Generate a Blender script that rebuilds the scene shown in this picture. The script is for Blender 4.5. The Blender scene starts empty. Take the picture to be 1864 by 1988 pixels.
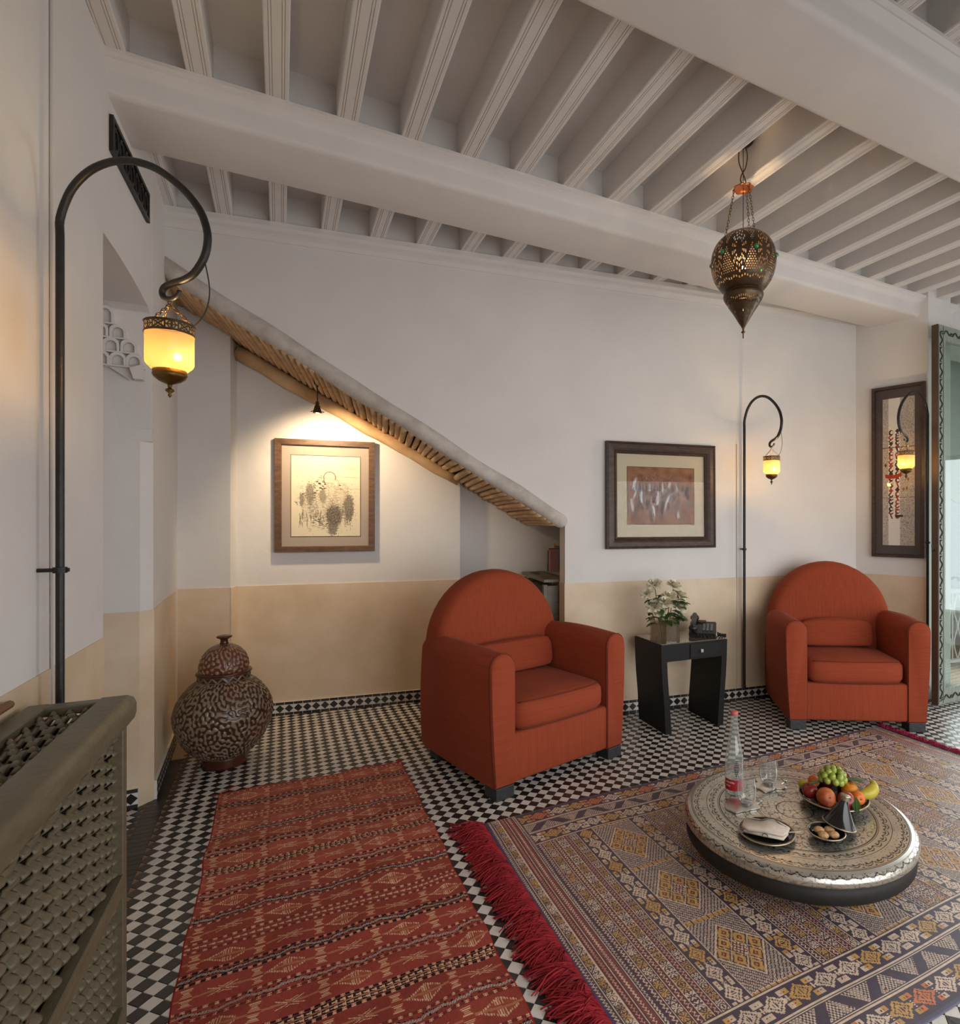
import bpy, bmesh, math, random
import numpy as np
from mathutils import Vector, Matrix

random.seed(7)
RNG = np.random.default_rng(11)
SC = bpy.context.scene
COL = SC.collection
PI = math.pi

# ------------------------------------------------------------------ camera
cam = bpy.data.cameras.new('camera')
cam.sensor_fit = 'HORIZONTAL'
cam.sensor_width = 36.0
cam.lens = 1120.0 / 1864.0 * 36.0
cam.shift_x = (932.0 - 1140.0) / 1864.0
cam.shift_y = (1015.0 - 994.0) / 1864.0
cam.clip_start = 0.02
camo = bpy.data.objects.new('camera', cam)
COL.objects.link(camo)
camo.location = (0, 0, 1.35)
camo.rotation_euler = (PI / 2, 0, 0)
SC.camera = camo

# ------------------------------------------------------------------ world, daylight, exposure
SC.view_settings.view_transform = 'Standard'
SC.view_settings.look = 'None'
SC.view_settings.gamma = 1.0
SC.view_settings.use_curve_mapping = False
SC.view_settings.exposure = -1.58
world = bpy.data.worlds.new('sky')
SC.world = world
world.use_nodes = True
world.node_tree.nodes['Background'].inputs[0].default_value = (0.80, 0.90, 1.0, 1)
world.node_tree.nodes['Background'].inputs[1].default_value = 1.0

PHI = math.radians(28.0)
RV = Vector((math.cos(PHI), math.sin(PHI), 0))       # along the ceiling beams
DV = Vector((-math.sin(PHI), math.cos(PHI), 0))      # along the joists, away from the camera
O0 = Vector((-1.763, 2.108, 0))
def W(s, d, z=0.0):
    return O0 + RV * s + DV * d + Vector((0, 0, z))

def area_light(name, loc, target, sx, sy, power, color, spread=150):
    l = bpy.data.lights.new(name, 'AREA')
    l.shape = 'RECTANGLE'; l.size = sx; l.size_y = sy
    l.energy = power; l.color = color; l.spread = math.radians(spread)
    o = bpy.data.objects.new(name, l); COL.objects.link(o)
    o.location = loc
    o.rotation_euler = (Vector(target) - Vector(loc)).to_track_quat('-Z', 'Y').to_euler()
    return o

DAY = (0.975, 0.97, 0.965)
# daylight standing in the openings of the room: patio doorway, side windows, terrace doors behind the viewer
area_light('doorway_daylight', W(6.15, 0.02, 1.40), W(5.6, -3, 0.2), 1.6, 2.6, 190, (0.88, 0.95, 1.0))
area_light('window_daylight', W(7.22, -1.75, 1.2), W(0, -1.2, 0.1), 2.4, 1.7, 95, (0.92, 0.97, 1.0), 140)
area_light('terrace_daylight', W(3.1, -3.52, 1.12), W(3.1, 1.0, -0.1), 4.4, 1.9, 165, DAY, 130)

SC.cycles.use_adaptive_sampling = True
SC.cycles.adaptive_threshold = 0.15
SC.cycles.max_bounces = 6
SC.cycles.diffuse_bounces = 4
SC.cycles.glossy_bounces = 3
SC.cycles.transmission_bounces = 4
SC.cycles.transparent_max_bounces = 16
SC.cycles.sample_clamp_indirect = 6.0
SC.cycles.caustics_reflective = False
SC.cycles.caustics_refractive = False

# ------------------------------------------------------------------ helpers: colour and materials
def lin(c):
    c = c / 255.0
    return c / 12.92 if c <= 0.04045 else ((c + 0.055) / 1.055) ** 2.4
def C(r, g, b, k=1.0):
    return (min(1, lin(r) * k), min(1, lin(g) * k), min(1, lin(b) * k))

MATS = {}
def mat(name, color=(0.8, 0.8, 0.8), rough=0.5, metal=0.0, var=0.0, vscale=6.0, stretch=(1, 1, 1), bump=0.0, bscale=40.0,
        bstretch=(1, 1, 1), attr=None, coat=0.0, sheen=0.0, spec=0.5, rand=0.0, color2=None, sss=0.0, emit=None, estr=0.0, battr=0.0, bdist=0.01,
        aniso_rough=0.0):
    m = bpy.data.materials.new(name); m.use_nodes = True
    nt = m.node_tree; N = nt.nodes; L = nt.links
    b = N['Principled BSDF']
    b.inputs['Roughness'].default_value = rough
    b.inputs['Metallic'].default_value = metal
    b.inputs['Specular IOR Level'].default_value = spec
    if coat:
        b.inputs['Coat Weight'].default_value = coat
        b.inputs['Coat Roughness'].default_value = 0.08
    if sheen:
        b.inputs['Sheen Weight'].default_value = sheen
        b.inputs['Sheen Roughness'].default_value = 0.4
    if sss:
        b.inputs['Subsurface Weight'].default_value = sss
        b.inputs['Subsurface Radius'].default_value = (0.01, 0.006, 0.003)
    if emit:
        b.inputs['Emission Color'].default_value = (*emit, 1)
        b.inputs['Emission Strength'].default_value = estr
    tc = N.new('ShaderNodeTexCoord')
    src = None
    if attr:
        a = N.new('ShaderNodeAttribute'); a.attribute_name = attr
        src = a.outputs['Color']
    if var or color2:
        mp = N.new('ShaderNodeMapping'); mp.inputs['Scale'].default_value = stretch
        L.new(tc.outputs['Object'], mp.inputs['Vector'])
        nz = N.new('ShaderNodeTexNoise'); nz.inputs['Scale'].default_value = vscale
        nz.inputs['Detail'].default_value = 5; nz.inputs['Roughness'].default_value = 0.6
        L.new(mp.outputs['Vector'], nz.inputs['Vector'])
        ramp = N.new('ShaderNodeMapRange')
        ramp.inputs['From Min'].default_value = 0.3; ramp.inputs['From Max'].default_value = 0.7
        L.new(nz.outputs['Fac'], ramp.inputs['Value'])
        mix = N.new('ShaderNodeMix'); mix.data_type = 'RGBA'
        L.new(ramp.outputs['Result'], mix.inputs[0])
        if src is not None:
            mul = N.new('ShaderNodeMix'); mul.data_type = 'RGBA'; mul.blend_type = 'MULTIPLY'
            mul.inputs[0].default_value = 1.0
            mix.inputs[6].default_value = (1 - var, 1 - var, 1 - var, 1)
            mix.inputs[7].default_value = (1, 1, 1, 1)
            L.new(src, mul.inputs[6]); L.new(mix.outputs[2], mul.inputs[7])
            src = mul.outputs[2]
        else:
            c2 = color2 or tuple(min(1, x * (1 + var)) for x in color)
            c1 = color if color2 else tuple(x * (1 - var) for x in color)
            mix.inputs[6].default_value = (*c1, 1); mix.inputs[7].default_value = (*c2, 1)
            src = mix.outputs[2]
    if rand:
        oi = N.new('ShaderNodeObjectInfo'); ge = N.new('ShaderNodeNewGeometry')
        ad = N.new('ShaderNodeMath'); ad.operation = 'ADD'
        L.new(oi.outputs['Random'], ad.inputs[0]); L.new(ge.outputs['Random Per Island'], ad.inputs[1])
        fr = N.new('ShaderNodeMath'); fr.operation = 'FRACT'; L.new(ad.outputs[0], fr.inputs[0])
        mr = N.new('ShaderNodeMapRange'); mr.inputs['To Min'].default_value = 1 - rand; mr.inputs['To Max'].default_value = 1 + rand
        L.new(fr.outputs[0], mr.inputs['Value'])
        mv = N.new('ShaderNodeVectorMath'); mv.operation = 'SCALE'
        if src is not None: L.new(src, mv.inputs[0])
        else: mv.inputs[0].default_value = color
        L.new(mr.outputs['Result'], mv.inputs['Scale'])
        src = mv.outputs[0]
    if src is not None: L.new(src, b.inputs['Base Color'])
    else: b.inputs['Base Color'].default_value = (*color, 1)
    if bump or battr:
        bp = N.new('ShaderNodeBump'); bp.inputs['Distance'].default_value = bdist
        bp.inputs['Strength'].default_value = bump or battr
        if battr:
            a = N.new('ShaderNodeAttribute'); a.attribute_name = attr
            L.new(a.outputs['Fac'], bp.inputs['Height'])
        else:
            mp2 = N.new('ShaderNodeMapping'); mp2.inputs['Scale'].default_value = bstretch
            L.new(tc.outputs['Object'], mp2.inputs['Vector'])
            n2 = N.new('ShaderNodeTexNoise'); n2.inputs['Scale'].default_value = bscale; n2.inputs['Detail'].default_value = 4
            L.new(mp2.outputs['Vector'], n2.inputs['Vector']); L.new(n2.outputs['Fac'], bp.inputs['Height'])
        L.new(bp.outputs['Normal'], b.inputs['Normal'])
    MATS[name] = m
    return m

def glass_mat(name, tint=(1, 1, 1), rough=0.02, ior=1.45, boost=1.0, solid=0.0, solid_color=(1, 1, 1)):
    m = bpy.data.materials.new(name); m.use_nodes = True
    nt = m.node_tree; N = nt.nodes; L = nt.links
    for n in list(N): N.remove(n)
    out = N.new('ShaderNodeOutputMaterial')
    tr = N.new('ShaderNodeBsdfTransparent'); tr.inputs[0].default_value = (*tint, 1)
    gl = N.new('ShaderNodeBsdfGlossy'); gl.inputs['Roughness'].default_value = rough
    fr = N.new('ShaderNodeFresnel'); ge = N.new('ShaderNodeNewGeometry')
    io = N.new('ShaderNodeMix'); io.data_type = 'FLOAT'; io.inputs[2].default_value = ior; io.inputs[3].default_value = 1.0 / ior
    L.new(ge.outputs['Backfacing'], io.inputs[0]); L.new(io.outputs[0], fr.inputs['IOR'])
    mu = N.new('ShaderNodeMath'); mu.operation = 'MULTIPLY'; mu.inputs[1].default_value = boost; mu.use_clamp = True
    L.new(fr.outputs[0], mu.inputs[0])
    mx = N.new('ShaderNodeMixShader'); L.new(mu.outputs[0], mx.inputs[0]); L.new(tr.outputs[0], mx.inputs[1]); L.new(gl.outputs[0], mx.inputs[2])
    last = mx
    if solid:
        df = N.new('ShaderNodeBsdfDiffuse'); df.inputs[0].default_value = (*solid_color, 1)
        m2 = N.new('ShaderNodeMixShader'); m2.inputs[0].default_value = solid
        L.new(mx.outputs[0], m2.inputs[1]); L.new(df.outputs[0], m2.inputs[2]); last = m2
    L.new(last.outputs[0], out.inputs[0])
    MATS[name] = m
    return m

def lamp_glass(name):
    """frosted amber glass: part of the bulb's light goes straight through, a little is scattered"""
    m = bpy.data.materials.new(name); m.use_nodes = True
    nt = m.node_tree; N = nt.nodes; L = nt.links
    for n in list(N): N.remove(n)
    out = N.new('ShaderNodeOutputMaterial')
    tr = N.new('ShaderNodeBsdfTransparent'); tr.inputs[0].default_value = (0.50, 0.40, 0.22, 1)
    tl = N.new('ShaderNodeBsdfTranslucent'); tl.inputs[0].default_value = (0.0105, 0.0075, 0.0036, 1)
    df = N.new('ShaderNodeBsdfDiffuse'); df.inputs[0].default_value = (0.16, 0.125, 0.07, 1)
    gl = N.new('ShaderNodeBsdfGlossy'); gl.inputs['Roughness'].default_value = 0.3; gl.inputs[0].default_value = (0.04, 0.04, 0.04, 1)
    em = N.new('ShaderNodeEmission'); em.inputs[0].default_value = (1.0, 0.66, 0.26, 1); em.inputs[1].default_value = 0.30
    prev = tr
    for nd in (tl, df, gl, em):
        ad = N.new('ShaderNodeAddShader'); L.new(prev.outputs[0], ad.inputs[0]); L.new(nd.outputs[0], ad.inputs[1]); prev = ad
    L.new(prev.outputs[0], out.inputs[0])
    MATS[name] = m
    return m

def emit_mat(name, color, s):
    m = bpy.data.materials.new(name); m.use_nodes = True
    nt = m.node_tree; N = nt.nodes
    for n in list(N): N.remove(n)
    out = N.new('ShaderNodeOutputMaterial'); e = N.new('ShaderNodeEmission')
    e.inputs[0].default_value = (*color, 1); e.inputs[1].default_value = s
    nt.links.new(e.outputs[0], out.inputs[0]); MATS[name] = m
    return m

mat('plaster', (0.745, 0.72, 0.695), 0.75, var=0.035, vscale=2.5, bump=0.25, bscale=9, bdist=0.012)
mat('ceiling_paint', (0.73, 0.70, 0.675), 0.55, var=0.03, vscale=5, bump=0.1, bscale=30)
mat('tadelakt', color=(0.64, 0.495, 0.325), color2=(0.78, 0.635, 0.475), rough=0.42, vscale=3.2, bump=0.12, bscale=14)
mat('grout', C(150, 125, 100, 0.9), 0.9, var=0.1)
mat('tile_black', (0.028, 0.025, 0.023), 0.32, rand=0.45, var=0.2, vscale=40, bump=0.08, bscale=60)
mat('tile_white', (0.70, 0.66, 0.61), 0.36, rand=0.10, var=0.06, vscale=30, bump=0.08, bscale=60)
mat('lath_wood', color=C(188, 150, 108), color2=C(222, 190, 150), rough=0.8, vscale=9, bump=0.5, bscale=30, rand=0.12)
mat('log_wood', color=C(172, 134, 92), color2=C(220, 188, 146), rough=0.75, vscale=4, stretch=(1, 1, 1), bump=0.5, bscale=18)
mat('limewashed_log', color=C(178, 168, 158), color2=C(212, 205, 198), rough=0.75, vscale=9, bump=0.5, bscale=16)
mat('olive_paint', color=C(92, 84, 64), color2=C(112, 104, 84), rough=0.42, vscale=8, stretch=(1, 1, 6), bump=0.15, bscale=50)
mat('iron', (0.022, 0.020, 0.019), 0.42, metal=0.3, var=0.25, vscale=30, bump=0.15, bscale=60)
mat('old_brass', C(105, 78, 40), 0.42, metal=0.85, var=0.3, vscale=25)
mat('dark_brass', C(84, 66, 46), 0.36, metal=0.55, var=0.3, vscale=12, bump=0.15, bscale=50)
mat('copper', C(165, 95, 55), 0.35, metal=0.85, var=0.25, vscale=20)
mat('green_gem', (0.02, 0.25, 0.06), 0.08, coat=1.0)
mat('terracotta_fabric', color=(0.275, 0.049, 0.019), color2=(0.330, 0.063, 0.026), rough=0.85, vscale=3, stretch=(2, 2, 45), bump=0.25, bscale=300, bdist=0.002, sheen=0.03, spec=0.2)
mat('terracotta_fabric_upright', color=(0.275, 0.049, 0.019), color2=(0.330, 0.063, 0.026), rough=0.85, vscale=3, stretch=(45, 45, 2), bump=0.25, bscale=300, bdist=0.002, sheen=0.03, spec=0.2)
mat('seam_thread', (0.13, 0.022, 0.010), 0.9)
mat('black_wood', (0.009, 0.009, 0.009), 0.5, spec=0.25, var=0.3, vscale=10, stretch=(1, 1, 8))
mat('ebonised_foot', (0.030, 0.030, 0.032), 0.5, var=0.3, vscale=20, stretch=(1, 1, 12), bump=0.3, bscale=60)
mat('frame_wood', color=C(72, 52, 38), color2=C(112, 82, 58), rough=0.5, vscale=6, stretch=(3, 3, 12), bump=0.15, bscale=60)
mat('dark_frame_wood', color=C(50, 38, 33), color2=C(82, 62, 52), rough=0.45, vscale=6, stretch=(3, 3, 12))
mat('grey_card', C(172, 158, 146), 0.9)
mat('cream_card', C(196, 186, 160), 0.9)
mat('slate_card', C(86, 76, 74), 0.9)
mat('painted_art', attr='Col', rough=0.85)
glass_mat('picture_glass', boost=0.35)
glass_mat('clear_glass', tint=(0.94, 0.96, 0.95), boost=3.6, solid=0.075, solid_color=(.9, .92, .92))
glass_mat('bottle_glass', tint=(0.90, 0.93, 0.91), boost=2.6, solid=0.13, solid_color=(.75, .78, .76))
glass_mat('smoky_glass', tint=(0.74, 0.68, 0.58), boost=1.3, solid=0.12, solid_color=(0.55, 0.48, 0.38))
glass_mat('door_glass', tint=(0.80, 0.86, 0.83), boost=1.2)
lamp_glass('amber_glass')
emit_mat('bulb_glow', (1.0, 0.76, 0.42), 22)
mat('kilim', attr='Col', rough=0.9, var=0.16, vscale=220, bump=0.3, bscale=500, bdist=0.002, sheen=0.0, spec=0.25)
mat('carpet_weave', attr='Col', rough=0.5, var=0.16, vscale=180, bump=0.35, bscale=420, bdist=0.002, sheen=0.1, spec=0.8)
mat('red_wool', color=(0.20, 0.006, 0.012), color2=(0.42, 0.018, 0.028), rough=0.9, vscale=25)
mat('pink_wool', color=(0.30, 0.010, 0.06), color2=(0.45, 0.03, 0.08), rough=0.9, vscale=25)
mat('navy_wool', (0.045, 0.040, 0.085), 0.9)
mat('engraved_metal', attr='Col', rough=0.30, metal=0.78, battr=0.5, bdist=0.003, var=0.2, vscale=9)
mat('drum_wood', (0.018, 0.016, 0.014), 0.55, spec=0.25, var=0.3, vscale=7)
mat('relief_pottery', attr='Col', rough=0.30, spec=0.6)
mat('glazed_brown', C(78, 40, 26), 0.25, var=0.3, vscale=10)
mat('black_glaze', (0.010, 0.009, 0.009), 0.10, spec=0.6)
mat('white_metal_rim', C(170, 155, 130), 0.28, metal=0.7, var=0.2, vscale=30)
mat('polished_metal', (0.62, 0.60, 0.57), 0.30, metal=1.0)
mat('linen', color=C(196, 180, 164), color2=C(214, 200, 186), rough=0.9, vscale=30, bump=0.2, bscale=200, bdist=0.002)
mat('dark_piping', (0.025, 0.022, 0.022), 0.8)
mat('biscuit', color=C(176, 130, 84), color2=C(216, 176, 128), rough=0.9, vscale=60, bump=0.6, bscale=120)
mat('bottle_label', (0.50, 0.012, 0.025), 0.5)
mat('label_print', (0.75, 0.70, 0.68), 0.6)
mat('bottle_cap', C(190, 90, 85), 0.45)
mat('frosted_print', (0.03, 0.04, 0.035), 0.6)
mat('grape_skin', color=C(118, 134, 36), color2=C(164, 176, 78), rough=0.22, vscale=30, sss=0.3)
mat('nectarine_skin', color=C(105, 18, 22), color2=C(160, 50, 38), rough=0.3, vscale=22)
mat('peach_skin', color=C(150, 48, 30), color2=C(205, 120, 60), rough=0.6, vscale=28)
mat('plum_skin', color=C(62, 14, 26), color2=C(110, 28, 36), rough=0.25, vscale=22)
mat('apricot_skin', color=C(205, 92, 22), color2=C(226, 128, 40), rough=0.5, vscale=18)
mat('mandarin_skin', color=C(208, 118, 12), color2=C(226, 146, 30), rough=0.4, vscale=12, bump=0.3, bscale=160)
mat('apple_skin', color=C(82, 14, 16), color2=C(128, 44, 36), rough=0.22, vscale=20, stretch=(3, 3, 1))
mat('pear_skin', color=C(168, 150, 28), color2=C(196, 180, 60), rough=0.4, vscale=14)
mat('leaf_green', color=C(34, 62, 22), color2=C(66, 98, 36), rough=0.45, vscale=20)
mat('stem_green', C(84, 108, 50), 0.5)
mat('rose_petal', color=C(214, 206, 176), color2=C(238, 232, 212), rough=0.65, vscale=30, sss=0.2)
mat('fruit_stalk', C(70, 60, 30), 0.7)
mat('phone_plastic', (0.020, 0.020, 0.021), 0.38)
mat('phone_key', C(120, 118, 116), 0.5)
mat('phone_dark', (0.010, 0.010, 0.011), 0.3)
mat('chrome_knob', (0.72, 0.72, 0.72), 0.2, metal=0.9)
mat('table_glass_top', color=(0.16, 0.13, 0.095), rough=0.10, coat=1.0, spec=0.6)
mat('teal_wood', color=C(128, 134, 122), color2=C(152, 160, 148), rough=0.55, vscale=10, stretch=(4, 4, 1), bump=0.15, bscale=50)
mat('brown_edge_wood', C(84, 64, 50), 0.55, var=0.2)
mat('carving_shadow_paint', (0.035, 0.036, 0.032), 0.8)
mat('patio_floor', C(196, 186, 172), 0.7, var=0.08)
mat('patio_white', (0.82, 0.83, 0.82), 0.8)
mat('patio_teal', C(190, 206, 198), 0.7)
mat('patio_leaf', color=C(60, 80, 44), color2=C(120, 134, 84), rough=0.6, vscale=20)
mat('gold_frame', C(178, 136, 62), 0.4, metal=0.4, var=0.2)
mat('book_blue', C(60, 88, 110), 0.6, var=0.3, vscale=30)
mat('book_red', C(150, 60, 48), 0.6, var=0.3, vscale=30)
mat('book_pink', C(196, 150, 150), 0.6)
mat('page_edge', C(210, 200, 180), 0.8)
mat('cord_paint', (0.60, 0.57, 0.54), 0.6)
mat('cord_black', (0.02, 0.02, 0.02), 0.6)
mat('hot_pipe', C(120, 80, 50), 0.5)

# ------------------------------------------------------------------ helpers: geometry
def link_mesh(name, me, m, parent=None, smooth=False):
    o = bpy.data.objects.new(name, me)
    COL.objects.link(o)
    if m is not None:
        me.materials.append(MATS[m] if isinstance(m, str) else m)
    if smooth and len(me.polygons):
        me.polygons.foreach_set('use_smooth', [True] * len(me.polygons))
    if parent is not None:
        o.parent = parent
    return o

def tag(o, label, cat=None, group=None, kind=None):
    if label: o['label'] = label
    if cat: o['category'] = cat
    if group: o['group'] = group
    if kind: o['kind'] = kind
    return o

def empty(name, loc=(0, 0, 0), rz=0.0, label=None, cat=None, group=None, kind=None, rot=None):
    o = bpy.data.objects.new(name, None); COL.objects.link(o)
    o.empty_display_size = 0.05
    o.location = loc
    o.rotation_euler = rot if rot is not None else (0, 0, rz)
    return tag(o, label, cat, group, kind)

class MB:
    def __init__(self): self.v = []; self.f = []
    def add(self, vs, fs):
        n = len(self.v)
        self.v += [tuple(v) for v in vs]
        self.f += [tuple(i + n for i in f) for f in fs]
        return self
    def box(self, c, s, M=None, taper=1.0):
        x, y, z = s[0] / 2, s[1] / 2, s[2] / 2
        vs = []
        for dz in (-1, 1):
            k = 1.0 if dz < 0 else taper
            for dx, dy in ((-1, -1), (1, -1), (1, 1), (-1, 1)):
                p = Vector((dx * x * k, dy * y * k, dz * z))
                if M is not None: p = M @ p
                vs.append(p + Vector(c))
        return self.add(vs, [(3, 2, 1, 0), (4, 5, 6, 7), (0, 1, 5, 4), (1, 2, 6, 5), (2, 3, 7, 6), (3, 0, 4, 7)])
    def rbox(self, c, s, b=0.01, M=None, seg=2):
        bm = bmesh.new(); bmesh.ops.create_cube(bm, size=1.0)
        for v in bm.verts: v.co = Vector((v.co.x * s[0], v.co.y * s[1], v.co.z * s[2]))
        bmesh.ops.bevel(bm, geom=list(bm.edges), offset=b, segments=seg, affect='EDGES', profile=0.5)
        vs = [((M @ v.co) if M is not None else v.co) + Vector(c) for v in bm.verts]
        bm.verts.index_update()
        fs = [[v.index for v in f.verts] for f in bm.faces]
        bm.free()
        return self.add(vs, fs)
    def prism(self, poly, h0, h1, fn=None):
        """poly: list of (x, y); extruded along the third axis; fn(x, y, h) -> point"""
        fn = fn or (lambda x, y, h: (x, y, h))
        n = len(poly)
        vs = [fn(x, y, h0) for x, y in poly] + [fn(x, y, h1) for x, y in poly]
        fs = [tuple(reversed(range(n))), tuple(range(n, 2 * n))]
        fs += [(i, (i + 1) % n, n + (i + 1) % n, n + i) for i in range(n)]
        return self.add(vs, fs)
    def tube(self, pts, r, n=8, cap=True, closed=False):
        pts = [Vector(p) for p in pts]
        m = len(pts)
        rs = r if isinstance(r, (list, tuple)) else [r] * m
        vs = []; up = None
        for i, p in enumerate(pts):
            if closed: t = pts[(i + 1) % m] - pts[i - 1]
            elif i == 0: t = pts[1] - p
            elif i == m - 1: t = p - pts[i - 1]
            else: t = pts[i + 1] - pts[i - 1]
            t.normalize()
            if up is None:
                up = Vector((0, 0, 1)) if abs(t.z) < 0.9 else Vector((1, 0, 0))
            a = t.cross(up)
            if a.length < 1e-6: a = t.orthogonal()
            a.normalize(); b = a.cross(t).normalized(); up = b
            for k in range(n):
                w = 2 * PI * k / n
                vs.append(p + (a * math.cos(w) + b * math.sin(w)) * rs[i])
        fs = []
        for i in range(m if closed else m - 1):
            j = (i + 1) % m
            for k in range(n):
                fs.append((i * n + k, i * n + (k + 1) % n, j * n + (k + 1) % n, j * n + k))
        if cap and not closed:
            fs.append(tuple(reversed(range(n)))); fs.append(tuple((m - 1) * n + k for k in range(n)))
        return self.add(vs, fs)
    def lathe(self, prof, n=32, c=(0, 0, 0), M=None, sx=1.0, sy=1.0):
        vs = []
        for r, z in prof:
            for k in range(n):
                w = 2 * PI * k / n
                p = Vector((r * math.cos(w) * sx, r * math.sin(w) * sy, z))
                if M is not None: p = M @ p
                vs.append(p + Vector(c))
        fs = []
        for i in range(len(prof) - 1):
            for k in range(n):
                fs.append((i * n + k, i * n + (k + 1) % n, (i + 1) * n + (k + 1) % n, (i + 1) * n + k))
        if prof[0][0] > 1e-5: fs.append(tuple(reversed(range(n))))
        if prof[-1][0] > 1e-5: fs.append(tuple((len(prof) - 1) * n + k for k in range(n)))
        return self.add(vs, fs)
    def ball(self, c, r, n=14, m=9, sx=1, sy=1, sz=1, M=None):
        prof = [(max(1e-6, math.sin(PI * i / m)) * 1.0, -math.cos(PI * i / m)) for i in range(m + 1)]
        vs = []
        for a, z in prof:
            for k in range(n):
                w = 2 * PI * k / n
                p = Vector((a * math.cos(w) * r * sx, a * math.sin(w) * r * sy, z * r * sz))
                if M is not None: p = M @ p
                vs.append(p + Vector(c))
        fs = [(i * n + k, i * n + (k + 1) % n, (i + 1) * n + (k + 1) % n, (i + 1) * n + k) for i in range(m) for k in range(n)]
        return self.add(vs, fs)
    def loft(self, rings, close=True, cap=True):
        n = len(rings[0]); vs = [p for r in rings for p in r]; fs = []
        for i in range(len(rings) - 1):
            for k in range(n if close else n - 1):
                fs.append((i * n + k, i * n + (k + 1) % n, (i + 1) * n + (k + 1) % n, (i + 1) * n + k))
        if cap and close:
            fs.append(tuple(reversed(range(n)))); fs.append(tuple((len(rings) - 1) * n + k for k in range(n)))
        return self.add(vs, fs)
    def mesh(self, name):
        me = bpy.data.meshes.new(name)
        me.from_pydata(self.v, [], self.f); me.update()
        return me
    def build(self, name, m, parent=None, smooth=False, recalc=True):
        me = self.mesh(name)
        if recalc and len(me.polygons) < 60000:
            bm = bmesh.new(); bm.from_mesh(me)
            bmesh.ops.recalc_face_normals(bm, faces=list(bm.faces)); bm.to_mesh(me); bm.free()
        o = link_mesh(name, me, m, parent, smooth)
        return o

def auto_smooth(o, deg=35):
    me = o.data
    me.polygons.foreach_set('use_smooth', [True] * len(me.polygons))
    bm = bmesh.new(); bm.from_mesh(me)
    for e in bm.edges:
        if len(e.link_faces) == 2 and e.calc_face_angle(0) > math.radians(deg): e.smooth = False
    bm.to_mesh(me); bm.free()
    return o

def grid_object(name, P, colors, m, parent=None, smooth=True, keep=None):
    """P: (ny+1, nx+1, 3) points; colors: (ny, nx, 3) linear colours per quad; keep: (ny, nx) bool"""
    ny, nx = P.shape[0] - 1, P.shape[1] - 1
    idx = np.arange((ny + 1) * (nx + 1)).reshape(ny + 1, nx + 1)
    q = np.stack([idx[:-1, :-1], idx[:-1, 1:], idx[1:, 1:], idx[1:, :-1]], -1).reshape(-1, 4)
    if keep is not None: q = q[keep.reshape(-1)]
    me = bpy.data.meshes.new(name)
    me.vertices.add((ny + 1) * (nx + 1)); me.vertices.foreach_set('co', P.reshape(-1).astype(np.float32))
    nf = len(q)
    me.loops.add(nf * 4); me.loops.foreach_set('vertex_index', q.reshape(-1).astype(np.int32))
    me.polygons.add(nf)
    me.polygons.foreach_set('loop_start', (np.arange(nf) * 4).astype(np.int32))
    if smooth: me.polygons.foreach_set('use_smooth', np.ones(nf, dtype=bool))
    if colors is not None:
        a = me.attributes.new('Col', 'FLOAT_COLOR', 'FACE')
        c = np.ones((ny * nx, 4), dtype=np.float32); c[:, :3] = colors.reshape(-1, 3)
        if keep is not None: c = c[keep.reshape(-1)]
        a.data.foreach_set('color', c.reshape(-1))
    me.update(calc_edges=True); me.validate()
    return link_mesh(name, me, m, parent)

def bandnoise(ny, nx, f0, f1, seed=0, ax=1.0, ay=1.0):
    """periodic noise with wavelengths between f0 and f1 cycles per array width"""
    g = np.random.default_rng(seed).standard_normal((ny, nx))
    F = np.fft.fft2(g)
    fy = np.fft.fftfreq(ny)[:, None] * nx * ay; fx = np.fft.fftfreq(nx)[None, :] * nx * ax
    r = np.sqrt(fx ** 2 + fy ** 2)
    F *= (r > f0) & (r < f1)
    o = np.real(np.fft.ifft2(F))
    return o / (o.std() + 1e-9)

def RGB(r, g, b): return np.array(C(r, g, b))
def put(img, mask, col):
    img[mask] = col
def frac(x): return x - np.floor(x)
def tri(x): return np.abs(frac(x) * 2 - 1) * 2 - 1

def copy_tree(o, parent=None):
    c = o.copy(); COL.objects.link(c)
    c.parent = parent
    for ch in o.children: copy_tree(ch, c)
    return c

# ================================================================== THE ROOM
TH = math.radians(19.3)
FD = Vector((math.cos(TH), math.sin(TH), 0)); FN = Vector((-math.sin(TH), math.cos(TH), 0))
FP = Vector((1.017, 4.357, 0))
def T(t, n, z=0.0):                      # back wall frame: t along the wall, n behind its face
    return FP + FD * t + FN * n + Vector((0, 0, z))
LP = Vector((-1.755, 2.091, 0)); LDV = Vector((-0.4446, 0.8957, 0)); LI = Vector((0.8957, 0.4446, 0))
def LW(a, n, z=0.0):                     # left wall frame: a along the wall, n out into the room
    return LP + LDV * a + LI * n + Vector((0, 0, z))
F0 = Vector((-2.092, 2.772, 0)); SDV = Vector((-0.5, 0.866, 0)); SI = Vector((0.866, 0.5, 0))
def SW(a, n, z=0.0):
    return F0 + SDV * a + SI * n + Vector((0, 0, z))
P1 = Vector((2.228, 4.781, 0)); P2 = Vector((2.602, 4.400, 0))
PD = (P2 - P1).normalized(); PN = Vector((PD.y, -PD.x, 0))     # PN points into the room
def PW(a, n, z=0.0):
    return P1 + PD * a + PN * n + Vector((0, 0, z))

DADO = 0.935
def frame_prism(name, poly, n0, n1, fr, m, parent=None, kind=None, smooth=False):
    o = MB().prism(poly, n0, n1, lambda x, y, h: fr(x, h, y)).build(name, m, parent, smooth)
    if kind: o['kind'] = kind
    return o

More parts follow.
